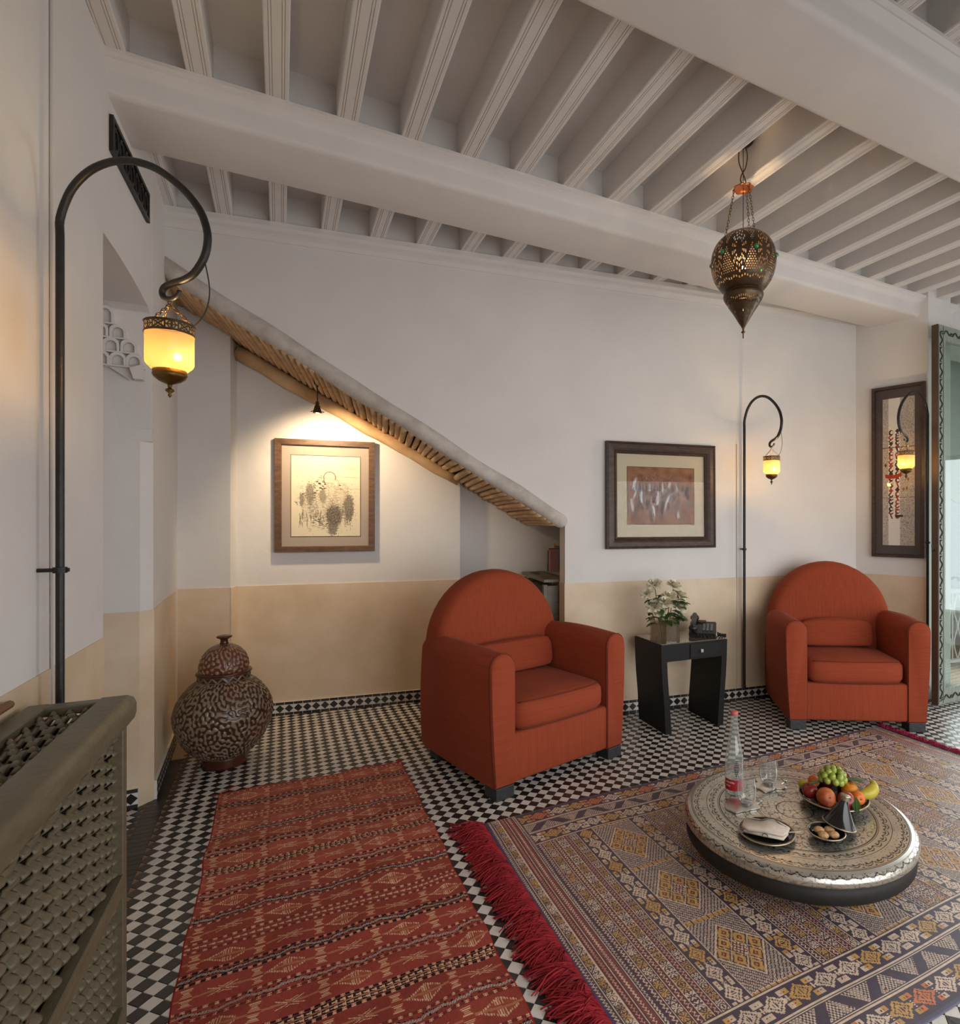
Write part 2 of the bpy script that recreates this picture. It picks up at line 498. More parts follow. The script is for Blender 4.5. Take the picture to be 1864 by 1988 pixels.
# ---- back wall: its lower left is cut away under the stair
ST0, ST1 = (-3.571, 2.833), (-1.238, 1.403)
SLOPE = (ST1[1] - ST0[1]) / (ST1[0] - ST0[0])
def ztop(t): return ST1[1] + (t - ST1[0]) * SLOPE
wall_back = frame_prism('wall_back', [(-3.75, ztop(-3.75) - .04), (-1.238, 1.36), (-1.238, 0), (1.285, 0), (1.40, 3.3), (-3.75, 3.3)], 0, 0.125, T, 'plaster', kind='structure')
tag(wall_back, 'white plaster wall above and beside the stair')
frame_prism('dado', [(-1.238, 0), (1.285, 0), (1.285, DADO), (-1.238, DADO)], -0.004, 0.0, T, 'tadelakt', wall_back)
frame_prism('dado', [(-0.004, 0), (0.125, 0), (0.125, DADO), (-0.004, DADO)], -1.242, -1.238, lambda x, h, z: T(h, x, z), 'tadelakt', wall_back)

# ---- alcove under the stair
wall_alcove = frame_prism('wall_alcove', [(-3.5, 0), (-1.853, 0), (-1.853, 3.1), (-3.5, 3.1)], 0.763, 0.90, T, 'plaster', kind='structure')
tag(wall_alcove, 'cream lit plaster wall under the sloping stair')
frame_prism('dado', [(-3.37, 0), (-1.853, 0), (-1.853, .913), (-3.37, .913)], 0.757, 0.763, T, 'tadelakt', wall_alcove)
wall_recess = frame_prism('wall_recess', [(-1.9, 0), (-0.85, 0), (-0.85, 3.1), (-1.9, 3.1)], 0.862, 1.0, T, 'plaster', kind='structure')
tag(wall_recess, 'grey shaded plaster wall in the low end of the alcove')
frame_prism('dado', [(-1.853, 0), (-0.96, 0), (-0.96, .913), (-1.853, .913)], 0.856, 0.862, T, 'tadelakt', wall_recess)
wall_end = frame_prism('wall_alcove_end', [(0.12, 0), (0.9, 0), (0.9, 3.1), (0.12, 3.1)], -0.95, -0.82, lambda x, h, z: T(h, x, z), 'plaster', kind='structure')
wall_pier = frame_prism('wall_pier', [(-4.15, 0), (-3.362, 0), (-3.362, 3.1), (-4.15, 3.1)], 0.585, 0.80, T, 'plaster', kind='structure')
tag(wall_pier, 'grey plaster pier between the arch and the lit alcove')
frame_prism('dado', [(-4.0, 0), (-3.358, 0), (-3.358, .925), (-4.0, .925)], 0.580, 0.585, T, 'tadelakt', wall_pier)
frame_prism('dado', [(0.580, 0), (0.76, 0), (0.76, .92), (0.580, .92)], -3.362, -3.357, lambda x, h, z: T(h, x, z), 'tadelakt', wall_pier)

# ---- left wall with the arched opening
arch = [(0.0, 0), (0.0, 2.405), (0.20, 2.405), (0.40, 2.395), (0.56, 2.38), (0.68, 2.365), (0.725, 2.345), (0.746, 2.30), (0.752, 1.80)]
wall_left = frame_prism('wall_left', [(-4.6, 0)] + arch + [(0.80, 1.80), (0.80, 3.3), (-4.6, 3.3)], -0.34, 0.0, LW, 'plaster', kind='structure')
tag(wall_left, 'white plaster wall with an arched opening beside the radiator cover')
frame_prism('dado', [(-4.6, 0), (0.0, 0), (0.0, DADO), (-4.6, DADO)], 0.0, 0.004, LW, 'tadelakt', wall_left)
# far jamb of the opening: chamfered corner below, full corner above
stub_lo = [(0.0, -0.34), (0.0, -0.045), (0.045, 0.0), (1.3, 0.0), (1.3, -0.34)]
stub_hi = [(0.0, -0.34), (0.0, 0.0), (1.3, 0.0), (1.3, -0.34)]
mb = MB()
mb.prism(stub_lo, 0, 1.74, lambda x, y, h: SW(x, y, h))
mb.prism(stub_hi, 1.74, 3.3, lambda x, y, h: SW(x, y, h))
wall_jamb = mb.build('wall_left_jamb', 'plaster'); tag(wall_jamb, 'white plaster jamb beyond the arched opening', kind='structure')
mb = MB()
lo_d = [(-0.004, -0.34), (-0.004, -0.047), (0.043, 0.004), (0.95, 0.004), (0.95, 0.0), (0.045, 0.0), (0.0, -0.045), (0.0, -0.34)]
mb.prism(lo_d, 0, .928, lambda x, y, h: SW(x, y, h)).build('dado', 'tadelakt', wall_jamb)
wall_light_stop = MB().box(LW(0.35, -0.75, 1.5), (0.1, 1.6, 3.2), Matrix.Rotation(math.atan2(LI.y, LI.x), 3, 'Z')).build('wall_light_stop', 'plaster'); wall_light_stop['kind'] = 'structure'  # unseen wall added behind the opening to stop light leaking in

# carved plaster corbel on the far jamb, under the arch
corb = empty('plaster_corbel', SW(-.012, -0.10, 2.02), math.atan2(-SI.y, -SI.x), 'white carved plaster corbel with tiers of small niches under the arch', 'corbel')
def pointed(w, h, n=6):
    pts = [(-w / 2, 0), (-w / 2, h * .45)]
    for i in range(1, n): a = i / n; pts.append((-w / 2 * math.cos(a * PI / 2), h * (.45 + .55 * math.sin(a * PI / 2) ** .8)))
    pts.append((0, h))
    return pts + [(-x, y) for x, y in reversed(pts[:-1])]
corb.scale = (1, 1.25, .80)
# local x runs away from the room, local -y faces the viewer... (y = -SDV side)
CF = 1.0
mb = MB(); mb.prism([(-.075, .33), (-.075, .06), (-.02, .0), (.15, .15), (.15, .42), (-.075, .42)], 0, .012, lambda x, y, h: (x, h, y)); mb.build('back_panel', 'plaster', corb)
tiers = [(.315, .10, [(.065,)]), (.235, .08, [(.02,), (.085,)]), (.155, .08, [(-.02,), (.045,), (.105,)]), (.075, .08, [(-.04,), (.02,), (.08,)])]
for zt, ht, xs in tiers:
    x0 = min(x[0] for x in xs) - .04
    MB().rbox(((x0 + .15) / 2, .022, zt - .004), (.15 - x0, .028, .010), .003).build('ledge', 'plaster', corb)
    for (x,) in xs:
        outer = pointed(.062, ht - .006); inner = pointed(.042, ht - .022)
        mb = MB()
        n = len(outer)
        vs = [(x + a, .034, zt + b) for a, b in outer] + [(x + a, .034, zt + b) for a, b in inner] + [(x + a, .010, zt + b) for a, b in outer] + [(x + a, .010, zt + b) for a, b in inner]
        fs = []
        for i in range(n - 1):
            fs += [(i, i + 1, n + i + 1, n + i), (i, 2 * n + i, 2 * n + i + 1, i + 1), (n + i, n + i + 1, 3 * n + i + 1, 3 * n + i)]
        mb.add(vs, fs).build('niche', 'plaster', corb)
MB().prism([(-.075, 0), (-.04, 0), (-.025, .06), (-.075, .09)], 0.01, .05, lambda x, y, h: (x, h, y)).build('pendant_drop', 'plaster', corb)

# ---- right hand pier, doorway wall, unseen walls with the openings the light comes through
wall_right = frame_prism('wall_right', [(-0.10, 0), (0.534, 0), (0.534, 3.3), (-0.10, 3.3)], -0.12, 0.0, PW, 'plaster', kind='structure')
tag(wall_right, 'white plaster wall carrying the calligraphy picture')
frame_prism('dado', [(0, 0), (0.534, 0), (0.534, DADO), (0, DADO)], 0.0, 0.004, PW, 'tadelakt', wall_right)
mb = MB()
mb.box(W(5.085, 0.165, 1.65), (0.29, 0.37, 3.3), Matrix.Rotation(PHI, 3, 'Z'))
mb.box(W(6.2, 0.20, 3.06), (2.0, 0.30, 0.5), Matrix.Rotation(PHI, 3, 'Z'))
mb.box(W(7.25, 0.20, 1.65), (0.30, 0.30, 3.3), Matrix.Rotation(PHI, 3, 'Z'))
o = mb.build('wall_doorway', 'plaster'); o['kind'] = 'structure'
mb = MB()
for dd, ll in ((-0.15, 0.6), (-3.3, 0.7)):
    mb.box(W(7.32, dd, 1.65), (0.2, ll, 3.3), Matrix.Rotation(PHI, 3, 'Z'))
mb.box(W(7.32, -1.75, 0.18), (0.2, 2.6, 0.36), Matrix.Rotation(PHI, 3, 'Z'))
mb.box(W(7.32, -1.75, 2.70), (0.2, 2.6, 1.20), Matrix.Rotation(PHI, 3, 'Z'))
o = mb.build('wall_window_side', 'plaster'); o['kind'] = 'structure'
mb = MB()
mb.box(W(0.35, -3.64, 1.65), (1.0, 0.16, 3.3), Matrix.Rotation(PHI, 3, 'Z'))
mb.box(W(6.4, -3.64, 1.65), (2.0, 0.16, 3.3), Matrix.Rotation(PHI, 3, 'Z'))
mb.box(W(3.1, -3.64, 2.72), (4.6, 0.16, 1.16), Matrix.Rotation(PHI, 3, 'Z'))
o = mb.build('wall_terrace_side', 'plaster'); o['kind'] = 'structure'

# ---- ceiling: deck, joists, beams
JZ = 3.085; DECK = 3.255
mb = MB(); mb.box(W(3.5, -0.8, DECK + .03), (7.9, 6.4, 0.06), Matrix.Rotation(PHI, 3, 'Z'))
ceiling = mb.build('ceiling', 'ceiling_paint'); tag(ceiling, 'white painted timber ceiling with close-set joists', kind='structure')
def joist_profile(w=0.085):
    h = w / 2; g = 0.0016
    bot = [(-h, .004), (-h + .004, 0)]
    for c in (-.026, -.017, .017, .026):
        bot += [(c - g, 0), (c, .004), (c + g, 0)]
    bot += [(h - .004, 0), (h, .004), (h, DECK - JZ + .01), (-h, DECK - JZ + .01)]
    return bot
def d_at_back_wall(s):
    # where the joist line W(s, d) meets the back wall plane
    q = W(s, 0) - FP
    return -(q.dot(FN)) / DV.dot(FN)
for n in range(-1, 25):
    s = 0.331 + 0.2667 * n - 0.0425
    d1 = d_at_back_wall(s) + 0.05 if s < 4.55 else 0.25
    d0 = -3.58
    mb = MB(); mb.prism(joist_profile(), d0, d1, lambda x, y, h: (x, h, y))
    j = mb.build('joist', 'ceiling_paint', ceiling)
    j.location = W(s, 0, JZ); j.rotation_euler = (0, 0, PHI)
def beam(d0, d1, s0, s1, zb):
    prof = [(d0 - .045, JZ + .002), (d0 - .045, JZ - .012), (d0 - .03, JZ - .020), (d0 - .03, JZ - .028), (d0 - .006, JZ - .045), (d0, JZ - .06), (d0, zb + .022), (d0 + .010, zb + .006), (d0 + .026, zb),
            (d1 - .026, zb), (d1 - .010, zb + .006), (d1, zb + .022), (d1, JZ - .06), (d1 + .006, JZ - .045), (d1 + .03, JZ - .028), (d1 + .03, JZ - .020), (d1 + .045, JZ - .012), (d1 + .045, JZ + .002)]
    mb = MB(); mb.prism(prof, s0, s1, lambda x, y, h: W(h, x, y))
    b = mb.build('beam', 'ceiling_paint', ceiling); auto_smooth(b, 40)
    mb = MB(); mb.box(W((s0 + s1) / 2, (d0 + d1) / 2, (JZ + DECK) / 2), (s1 - s0, d1 - d0 - .03, DECK - JZ), Matrix.Rotation(PHI, 3, 'Z'))
    mb.build('beam_infill', 'ceiling_paint', b)
    return b
beam(0.03, 0.40, -0.03, 5.35, 2.94)
beam(-1.43, -1.10, -0.03, 7.25, 2.95)
beam(-3.0, -2.67, -0.03, 7.25, 2.95)
# cornice along the back wall
mb = MB(); mb.prism([(0, 2.985), (-.008, 2.985), (-.014, 3.01), (-.03, 3.02), (-.03, 3.04), (-.045, 3.055), (-.045, 3.085), (0, 3.085)], -3.62, 1.29, lambda x, y, h: T(h, x, y))
o = mb.build('trim_1', 'ceiling_paint'); tag(o, 'painted cornice where the back wall meets the joists', kind='structure')
mb = MB(); mb.prism([(0, 2.985), (.014, 3.01), (.03, 3.02), (.03, 3.04), (.045, 3.055), (.045, 3.085), (0, 3.085)], -4.4, 0.9, lambda x, y, h: LW(h, x, y))

# ---- stair soffit: limewashed log at the edge, laths, wooden bearer log
stair = empty('trim_2', T(-2.4, 0.3, 1.9)); tag(stair, 'sloping stair soffit of round laths between a limewashed log and a wooden log', kind='structure')
stair.location = (0, 0, 0)
def rear_z(t): return 2.515 + (t + 3.356) * (1.668 - 2.515) / (3.356 - 1.857)
pts = []; rs = []
for i in range(25):
    t = -3.70 + (3.70 - 1.262) * i / 24
    pts.append(T(t, 0.012 + .004 * math.sin(i * 1.7), ztop(t) - 0.056 + .004 * math.sin(i * .9 + 1)))
    rs.append(0.050 + .003 * math.sin(i * 1.3))
pts.append(T(-1.238, .012, ztop(-1.238) - .058)); rs.append(.036)
pts.append(T(-1.229, .012, ztop(-1.229) - .060)); rs.append(.012)
MB().tube(pts, rs, 16).build('edge_log', 'limewashed_log', stair, True)
pts = []; rs = []
for i in range(19):
    t = -3.352 + (3.352 - 1.862) * i / 18
    pts.append(T(t, 0.725, rear_z(t) + .004 * math.sin(i * 1.1))); rs.append(0.050 - .008 * i / 18 + .003 * math.sin(i * 2.1))
MB().tube(pts, rs, 14).build('bearer_log', 'log_wood', stair, True)
t = -3.63; k = 0
while t < -1.285:
    rr = random.uniform(.0185, .0235)
    zf = ztop(t) - .100 + random.uniform(-.004, .004); zr = (rear_z(t) + .066) * .6 + zf * .4 + random.uniform(-.004, .004)
    if t > -1.90: zr = zf + random.uniform(-.004, .004)
    tw = random.uniform(-.006, .006)
    n1 = 0.60 if t < -3.40 else (0.775 if t < -1.85 else 0.87)
    pp = []; rr_ = []
    for i in range(5):
        f = i / 4
        pp.append(T(t + tw * f + random.uniform(-.002, .002), 0.0 + n1 * f, zf + (zr - zf) * (n1 * f / .763) + random.uniform(-.0015, .0015)))
        rr_.append(rr * random.uniform(.93, 1.07))
    MB().tube(pp, rr_, 8).build('lath', 'lath_wood', stair, True)
    t += rr * 2 * 0.93; k += 1
mb = MB(); mb.prism([(-3.9, ztop(-3.9) + .4), (-3.9, ztop(-3.9) + .0), (-1.20, ztop(-1.20) + .04), (-0.85, ztop(-1.2) + .04), (-0.85, 2.0)], 0.10, 0.95, lambda x, y, h: T(x, h, y))
mb.build('light_block_slab', 'plaster', stair)  # unseen closing slab added above the laths to block light

# ---- baseboards: mosaic of black diamonds between black border tiles
PITCH = 0.058; BH = 0.092
def small_prism(name, poly, h, m):
    me = MB().prism(poly, 0, h, lambda x, y, z: (x, z, y)).mesh(name)
    me.materials.append(MATS[m]); return me
DIA = small_prism('diamond_tile', [(0, -.0262), (.0275, 0), (0, .0262), (-.0275, 0)], .0022, 'tile_black')
EDG = small_prism('border_tile', [(-.0275, -.0088), (.0275, -.0088), (.0275, .0088), (-.0275, .0088)], .0022, 'tile_black')
def baseboard(name, p0, p1, label, th=0.011):
    p0, p1 = Vector(p0), Vector(p1); d = p1 - p0; L = d.length
    a = math.atan2(d.y, d.x)
    o = MB().box((L / 2, th / 2, BH / 2), (L, th, BH)).build(name, 'tile_white')
    o.location = p0; o.rotation_euler = (0, 0, a)
    tag(o, label, kind='structure')
    n = max(1, int(round(L / PITCH))); st = L / n
    for i in range(n):
        for me, z in ((DIA, .046), (EDG, .0095), (EDG, .0825)):
            c = bpy.data.objects.new(me.name, me); COL.objects.link(c); c.parent = o
            c.location = ((i + .5) * st, th - .0004, z); c.scale = (st / PITCH, 1, 1)
    return o
# local +y must face the room, so each run goes right to left as the room sees it
def bb(name, A, B, label): return baseboard(name, B, A, label)
bb('baseboard_back', T(-1.238, -.004), T(1.285, -.004), 'black and white mosaic baseboard along the back wall')
bb('baseboard_alcove', T(-3.355, .757), T(-1.853, .757), 'black and white mosaic baseboard along the alcove wall')
bb('baseboard_pier', T(-3.95, .580), T(-3.357, .580), 'mosaic baseboard at the foot of the grey pier')
bb('baseboard_left', SW(0.045, .004), SW(0.85, .004), 'mosaic baseboard beyond the arched opening')
bb('baseboard_jamb', SW(-.004, -.33), SW(-.004, -.05), 'mosaic baseboard on the jamb of the opening')
bb('baseboard_right', PW(0.0, .004), PW(0.53, .004), 'mosaic baseboard under the calligraphy picture')

# ---- floor: grout bed, checkered tiles set on the diagonal, black border strip
mb = MB(); mb.box(W(3.3, -0.6, -.03), (9.0, 7.0, 0.056), Matrix.Rotation(PHI, 3, 'Z'))
floor = mb.build('floor', 'grout'); tag(floor, 'black and white checkered tile floor', kind='structure')
DG = 0.0594; half = DG / 2 - .0007
def tile_mesh(name, m):
    h2 = half - .0012
    vs = [(half, 0, -.003), (0, half, -.003), (-half, 0, -.003), (0, -half, -.003), (h2, 0, 0), (0, h2, 0), (-h2, 0, 0), (0, -h2, 0)]
    vs = [(x, y, min(z, -.0008) if i < 4 else z) for i, (x, y, z) in enumerate(vs)]
    fs = [(4, 5, 6, 7), (0, 1, 5, 4), (1, 2, 6, 5), (2, 3, 7, 6), (3, 0, 4, 7)]
    me = bpy.data.meshes.new(name); me.from_pydata(vs, [], fs); me.materials.append(MATS[m]); return me, vs, fs
TBM, tvs, tfs = tile_mesh('black_tile', 'tile_black')
TWM, _, _ = tile_mesh('white_tile', 'tile_white')
R1 = (Vector((-1.821, 2.853, 0)), 0.872, 2.25)           # kilim: far left corner, width, length
R2PHI = math.radians(27.3)
R2 = (Vector((-0.473, 2.588, 0)), 2.70, 1.555)            # carpet
def in_rug(p, R, ang):
    q = p - R[0]; r = Vector((math.cos(ang), math.sin(ang), 0)); d = Vector((math.sin(ang), -math.cos(ang), 0))
    u, v = q.dot(r), q.dot(d)
    return 0.02 < u < R[1] - .02 and 0.02 < v < R[2] - .02
def floor_ok(p):
    q = p - FP
    n = q.dot(FN); t = q.dot(FD)
    if t < -1.238: lim = .76 if t > -3.36 else .585
    else: lim = 0.0
    if t < -1.238 and t > -1.85: lim = .86
    if t > 1.2:
        if (p - P1).dot(PN) < 0.0 and (p - P1).dot(PD) < 0.6: return False
        lim = 0.5
    return n < lim - .012
tiles = []
lay = []
for k in range(-12, 236):
    for j in range(-64, 80):
        s = 0.098 + k * DG / 2; d = j * DG + (k % 2) * DG / 2
        p = W(s, d)
        if p.y < 1.05 or p.y > 5.4: continue
        if s < 0.085 and not (s < -.006 and d > 0.0 and ((d < 0.72 and s > -.33) or (d > .70 and (p - F0).dot(SI) > .01))): continue
        u = (p.x / p.y) * 1120 + 1140
        if u < -150 or u > 2250: continue
        if s > 5.3 and d > -0.02: continue
        if not floor_ok(p): continue
        hid = in_rug(p, R1, PHI) or in_rug(p, R2, R2PHI)
        v = 1015 + 1.35 * 1120 / p.y
        vis = (270 < u < 1855) and v < 1980 and not hid and s > 0.085
        lay.append((p, k % 2, vis))
near = sorted([i for i, q in enumerate(lay) if q[2]], key=lambda i: lay[i][0].y)
picked = set(near[:300])
vsB, fsB, vsW, fsW = [], [], [], []
cp, sp = math.cos(PHI), math.sin(PHI)
for i, (p, w, vis) in enumerate(lay):
    dz = random.uniform(-.0005, .0003)
    if i in picked:
        o = bpy.data.objects.new('tile', TWM if w else TBM); COL.objects.link(o); o.parent = floor
        o.location = (p.x, p.y, dz); o.rotation_euler = (random.uniform(-.004, .004), random.uniform(-.004, .004), PHI)
    else:
        V, Fc = (vsW, fsW) if w else (vsB, fsB)
        b = len(V); tx, ty = random.uniform(-.01, .01), random.uniform(-.01, .01)
        V += [(p.x + x * cp - y * sp, p.y + x * sp + y * cp, z + dz + (x * tx + y * ty if z >= 0 else 0)) for x, y, z in tvs]
        Fc += [tuple(a + b for a in f) for f in tfs]
for nm, V, Fc, m in (('black_tile_field', vsB, fsB, 'tile_black'), ('white_tile_field', vsW, fsW, 'tile_white')):
    me = bpy.data.meshes.new(nm); me.from_pydata(V, [], Fc); o = link_mesh(nm, me, m, floor); o['kind'] = 'stuff'
for i in range(96):
    d = -1.9 + i * .0385
    if d > 1.32: break
    w = .037
    o = MB().box((0, 0, -.0012), (.080, w, .0036), None, .97).build('border_tile', 'tile_black', floor)
    o.location = W(0.036, d, random.uniform(-.0003, .0004)); o.rotation_euler = (0, 0, PHI)

# ================================================================== THINGS
# ---- woven radiator covers
def strip_mesh(L, amp, pitch, phase, wid, th, seg=4):
    """a woven slat: runs along x, waves along y, rounded across z"""
    n = int(L / pitch * seg) + 1
    rings = []
    for i in range(n + 1):
        x = L * i / n
        y = amp * math.cos(PI * x / pitch + phase * PI)
        pr = []
        for (a, b) in ((-1, -.35), (-.55, .55), (0, .85), (.55, .55), (1, -.35), (.5, -1), (-.5, -1)):
            pr.append(Vector((x, y - b * th / 2, a * wid / 2)))
        rings.append(pr)
    mb = MB(); mb.loft(rings)
    me = mb.mesh('slat')
    bm = bmesh.new(); bm.from_mesh(me); bmesh.ops.recalc_face_normals(bm, faces=list(bm.faces)); bm.to_mesh(me); bm.free()
    me.polygons.foreach_set('use_smooth', [True] * len(me.polygons))
    me.materials.append(MATS['olive_paint'])
    return me
def weave_panel(parent, x0, x1, z0, z1, y, pitch_x, pitch_z, horizontal=False, amp=.0095):
    """weave filling [x0,x1]x[z0,z1] at depth y of the parent's frame; horizontal=True lays it in the x-y plane"""
    nx = max(2, int(round((x1 - x0) / pitch_x))); nz = max(2, int(round((z1 - z0) / pitch_z)))
    px_, pz_ = (x1 - x0) / nx, (z1 - z0) / nz
    ms = {}
    for k in range(nz):
        key = ('h', k % 2)
        if key not in ms: ms[key] = strip_mesh(x1 - x0, amp * .35, px_, (k % 2), pz_ * .55, .008)
        o = bpy.data.objects.new('slat', ms[key]); COL.objects.link(o); o.parent = parent
        if horizontal:
            o.location = (x0, z0 + (k + .5) * pz_, y); o.rotation_euler = (-PI / 2, 0, 0)
        else:
            o.location = (x0, y, z0 + (k + .5) * pz_)
    for k in range(nx + 1):
        key = ('v', k % 2)
        if key not in ms: ms[key] = strip_mesh(z1 - z0, amp * .95, pz_ * .5, ((k + 1) % 2), px_ * .74, .011, 5)
        o = bpy.data.objects.new('slat', ms[key]); COL.objects.link(o); o.parent = parent
        if horizontal:
            o.matrix_basis = Matrix(((0, 0, 1, x0 + k * px_), (1, 0, 0, z0 + 0), (0, -1, 0, y), (0, 0, 0, 1)))
        else:
            o.matrix_basis = Matrix(((0, 0, 1, x0 + k * px_), (0, 1, 0, y), (1, 0, 0, z0), (0, 0, 0, 1)))

def radiator_cover(name, loc, rz, L, D, H, rails, label, top_weave=True, pitch=(.050, .035)):
    """local x runs along the front, local -y faces the room, origin at floor, front right end"""
    r = empty(name, loc, rz, label, 'radiator cover')
    tk = .034
    # top frame: rounded front rail, back rail, two ends
    prof = [(-.012, H - .062), (-.016, H - .045), (-.016, H - .022), (-.010, H - .007), (.004, H), (.058, H), (.058, H - .03), (.020, H - .034), (.020, H - .062)]
    b = MB().prism(prof, -.014, L + .014, lambda x, y, h: (h, x, y)).build('front_rail', 'olive_paint', r); auto_smooth(b, 45)
    MB().rbox((L / 2, D - .022, H - .012), (L + .02, .044, .024), .004).build('back_rail', 'olive_paint', r)
    MB().rbox((.010, D / 2 + .01, H - .013), (.040, D - .09, .024), .004).build('end_rail', 'olive_paint', r)
    MB().rbox((L - .010, D / 2 + .01, H - .013), (.040, D - .09, .024), .004).build('end_rail', 'olive_paint', r)
    for x in (0.017, L - .017):
        MB().rbox((x, .017, (H - .04) / 2), (tk, .030, H - .04), .003).build('post', 'olive_paint', r)
        MB().rbox((x, D - .017, (H - .04) / 2), (tk, .030, H - .04), .003).build('post', 'olive_paint', r)
        MB().box((x, D / 2, H / 2 - .02), (.012, D - .06, H - .06)).build('end_panel', 'olive_paint', r)
    zs = [0.0] + list(rails) + [H - .062]
    for z in rails:
        MB().rbox((L / 2, .014, z), (L - .06, .030, .048), .004).build('cross_rail', 'olive_paint', r)
    MB().rbox((L / 2, .014, .05), (L - .06, .030, .06), .004).build('bottom_rail', 'olive_paint', r)
    lo = .08
    for z in list(rails) + [None]:
        hi = (z - .024) if z else H - .062
        weave_panel(r, .040, L - .040, lo + .004, hi - .004, .026, *pitch)
        lo = (z + .024) if z else 0
    if top_weave:
        weave_panel(r, .040, L - .040, .062, D - .048, H - .022, pitch[0] * .8, .030, horizontal=True)
    MB().box((L / 2, D / 2 + .006, H / 2 - .02), (L - .08, D - .075, H - .10)).build('gap_shade_core', 'carving_shadow_paint', r)  # near-black box set close behind the weave, shade between the slats put in as colour
    return r
ang = math.atan2(0.8957, -0.4446)
# front face looks into the room: local x from the near end to the far end, local y towards the wall
radiator_cover('radiator_cover', (-1.230 + .4446 * 1.16, 1.545 - .8957 * 1.16, 0), math.atan2(.8957, -.4446), 1.16, 0.205, 0.886, [0.404],
               'olive woven radiator cover standing against the white wall below the big lamp')
q0 = T(-1.164, 0.14)
radiator_cover('radiator_cover', T(-1.164, 0.14), math.atan2(FN.y, FN.x), 0.66, 0.19, 0.955, [], 'dark woven radiator cover in the alcove behind the terracotta armchair', top_weave=False, pitch=(.036, .034))

# ---- wall lamps on crook poles
CROOK = [(0, -.30), (0, -.2), (0.0, -.15), (.022, -.092), (.048, -.055), (.09, -.022), (.14, -.004), (.19, 0), (.24, -.009), (.29, -.03), (.34, -.066), (.38, -.104), (.415, -.152), (.432, -.2), (.434, -.235), (.424, -.275), (.396, -.315), (.365, -.332), (.335, -.339), (.312, -.348), (.303, -.362), (.307, -.376), (.322, -.382), (.338, -.380), (.350, -.370), (.353, -.360)]
def dense(pts, k=3):
    out = []
    P_ = [Vector(p) for p in pts]
    for i in range(len(P_) - 1):
        a, b, c, d = P_[max(0, i - 1)], P_[i], P_[i + 1], P_[min(len(P_) - 1, i + 2)]
        for j in range(k):
            t = j / k
            out.append(0.5 * ((2 * b) + (c - a) * t + (2 * a - 5 * b + 4 * c - d) * t * t + (3 * b - a - 3 * c + d) * t ** 3))
    out.append(P_[-1])
    return out
def chain_links(mb, a, b, size=.0085, r=.0011):
    a, b = Vector(a), Vector(b); L = (b - a).length; n = max(2, int(L / (size * 1.5)))
    t = (b - a).normalized(); u = t.orthogonal().normalized(); w = t.cross(u)
    for i in range(n):
        c = a + (b - a) * ((i + .5) / n); v = u if i % 2 else w
        pts = [c + t * (math.cos(q) * size) + v * (math.sin(q) * size * .5) for q in [2 * PI * j / 10 for j in range(10)]]
        mb.tube(pts, r, 4, closed=True)
def pierced_band(name, r, z0, z1, m, parent, nx=180, nz=16, fn=None, r1=None):
    th = np.linspace(0, 2 * PI, nx + 1); zz = np.linspace(z0, z1, nz + 1)
    TT, ZZ = np.meshgrid(th, zz); rr = r if r1 is None else r + (r1 - r) * (ZZ - z0) / (z1 - z0)
    P_ = np.stack([rr * np.cos(TT), rr * np.sin(TT), ZZ], -1)
    tc = (TT[:-1, :-1] + TT[1:, 1:]) / 2 / (2 * PI); zc = ((ZZ[:-1, :-1] + ZZ[1:, 1:]) / 2 - z0) / (z1 - z0)
    return grid_object(name, P_, None, m, parent, True, keep=~fn(tc, zc))
def band_holes(t, z):
    cell = frac(t * 12) - .5; zc = z - .5
    odd = np.floor(t * 12) % 2
    h = (np.abs(zc) < .34) & (np.abs(cell) < .42)
    v1 = h & (np.abs(np.abs(cell) * .75 - np.abs(zc)) > .10) & (np.abs(np.hypot(cell, zc) - .26) > .05)
    v2 = h & (np.abs(cell) > .07) & (np.abs(np.hypot(cell, zc * .9) - .30) > .06) & (np.abs(zc) > .06)
    return np.where(odd > 0, v1, v2)
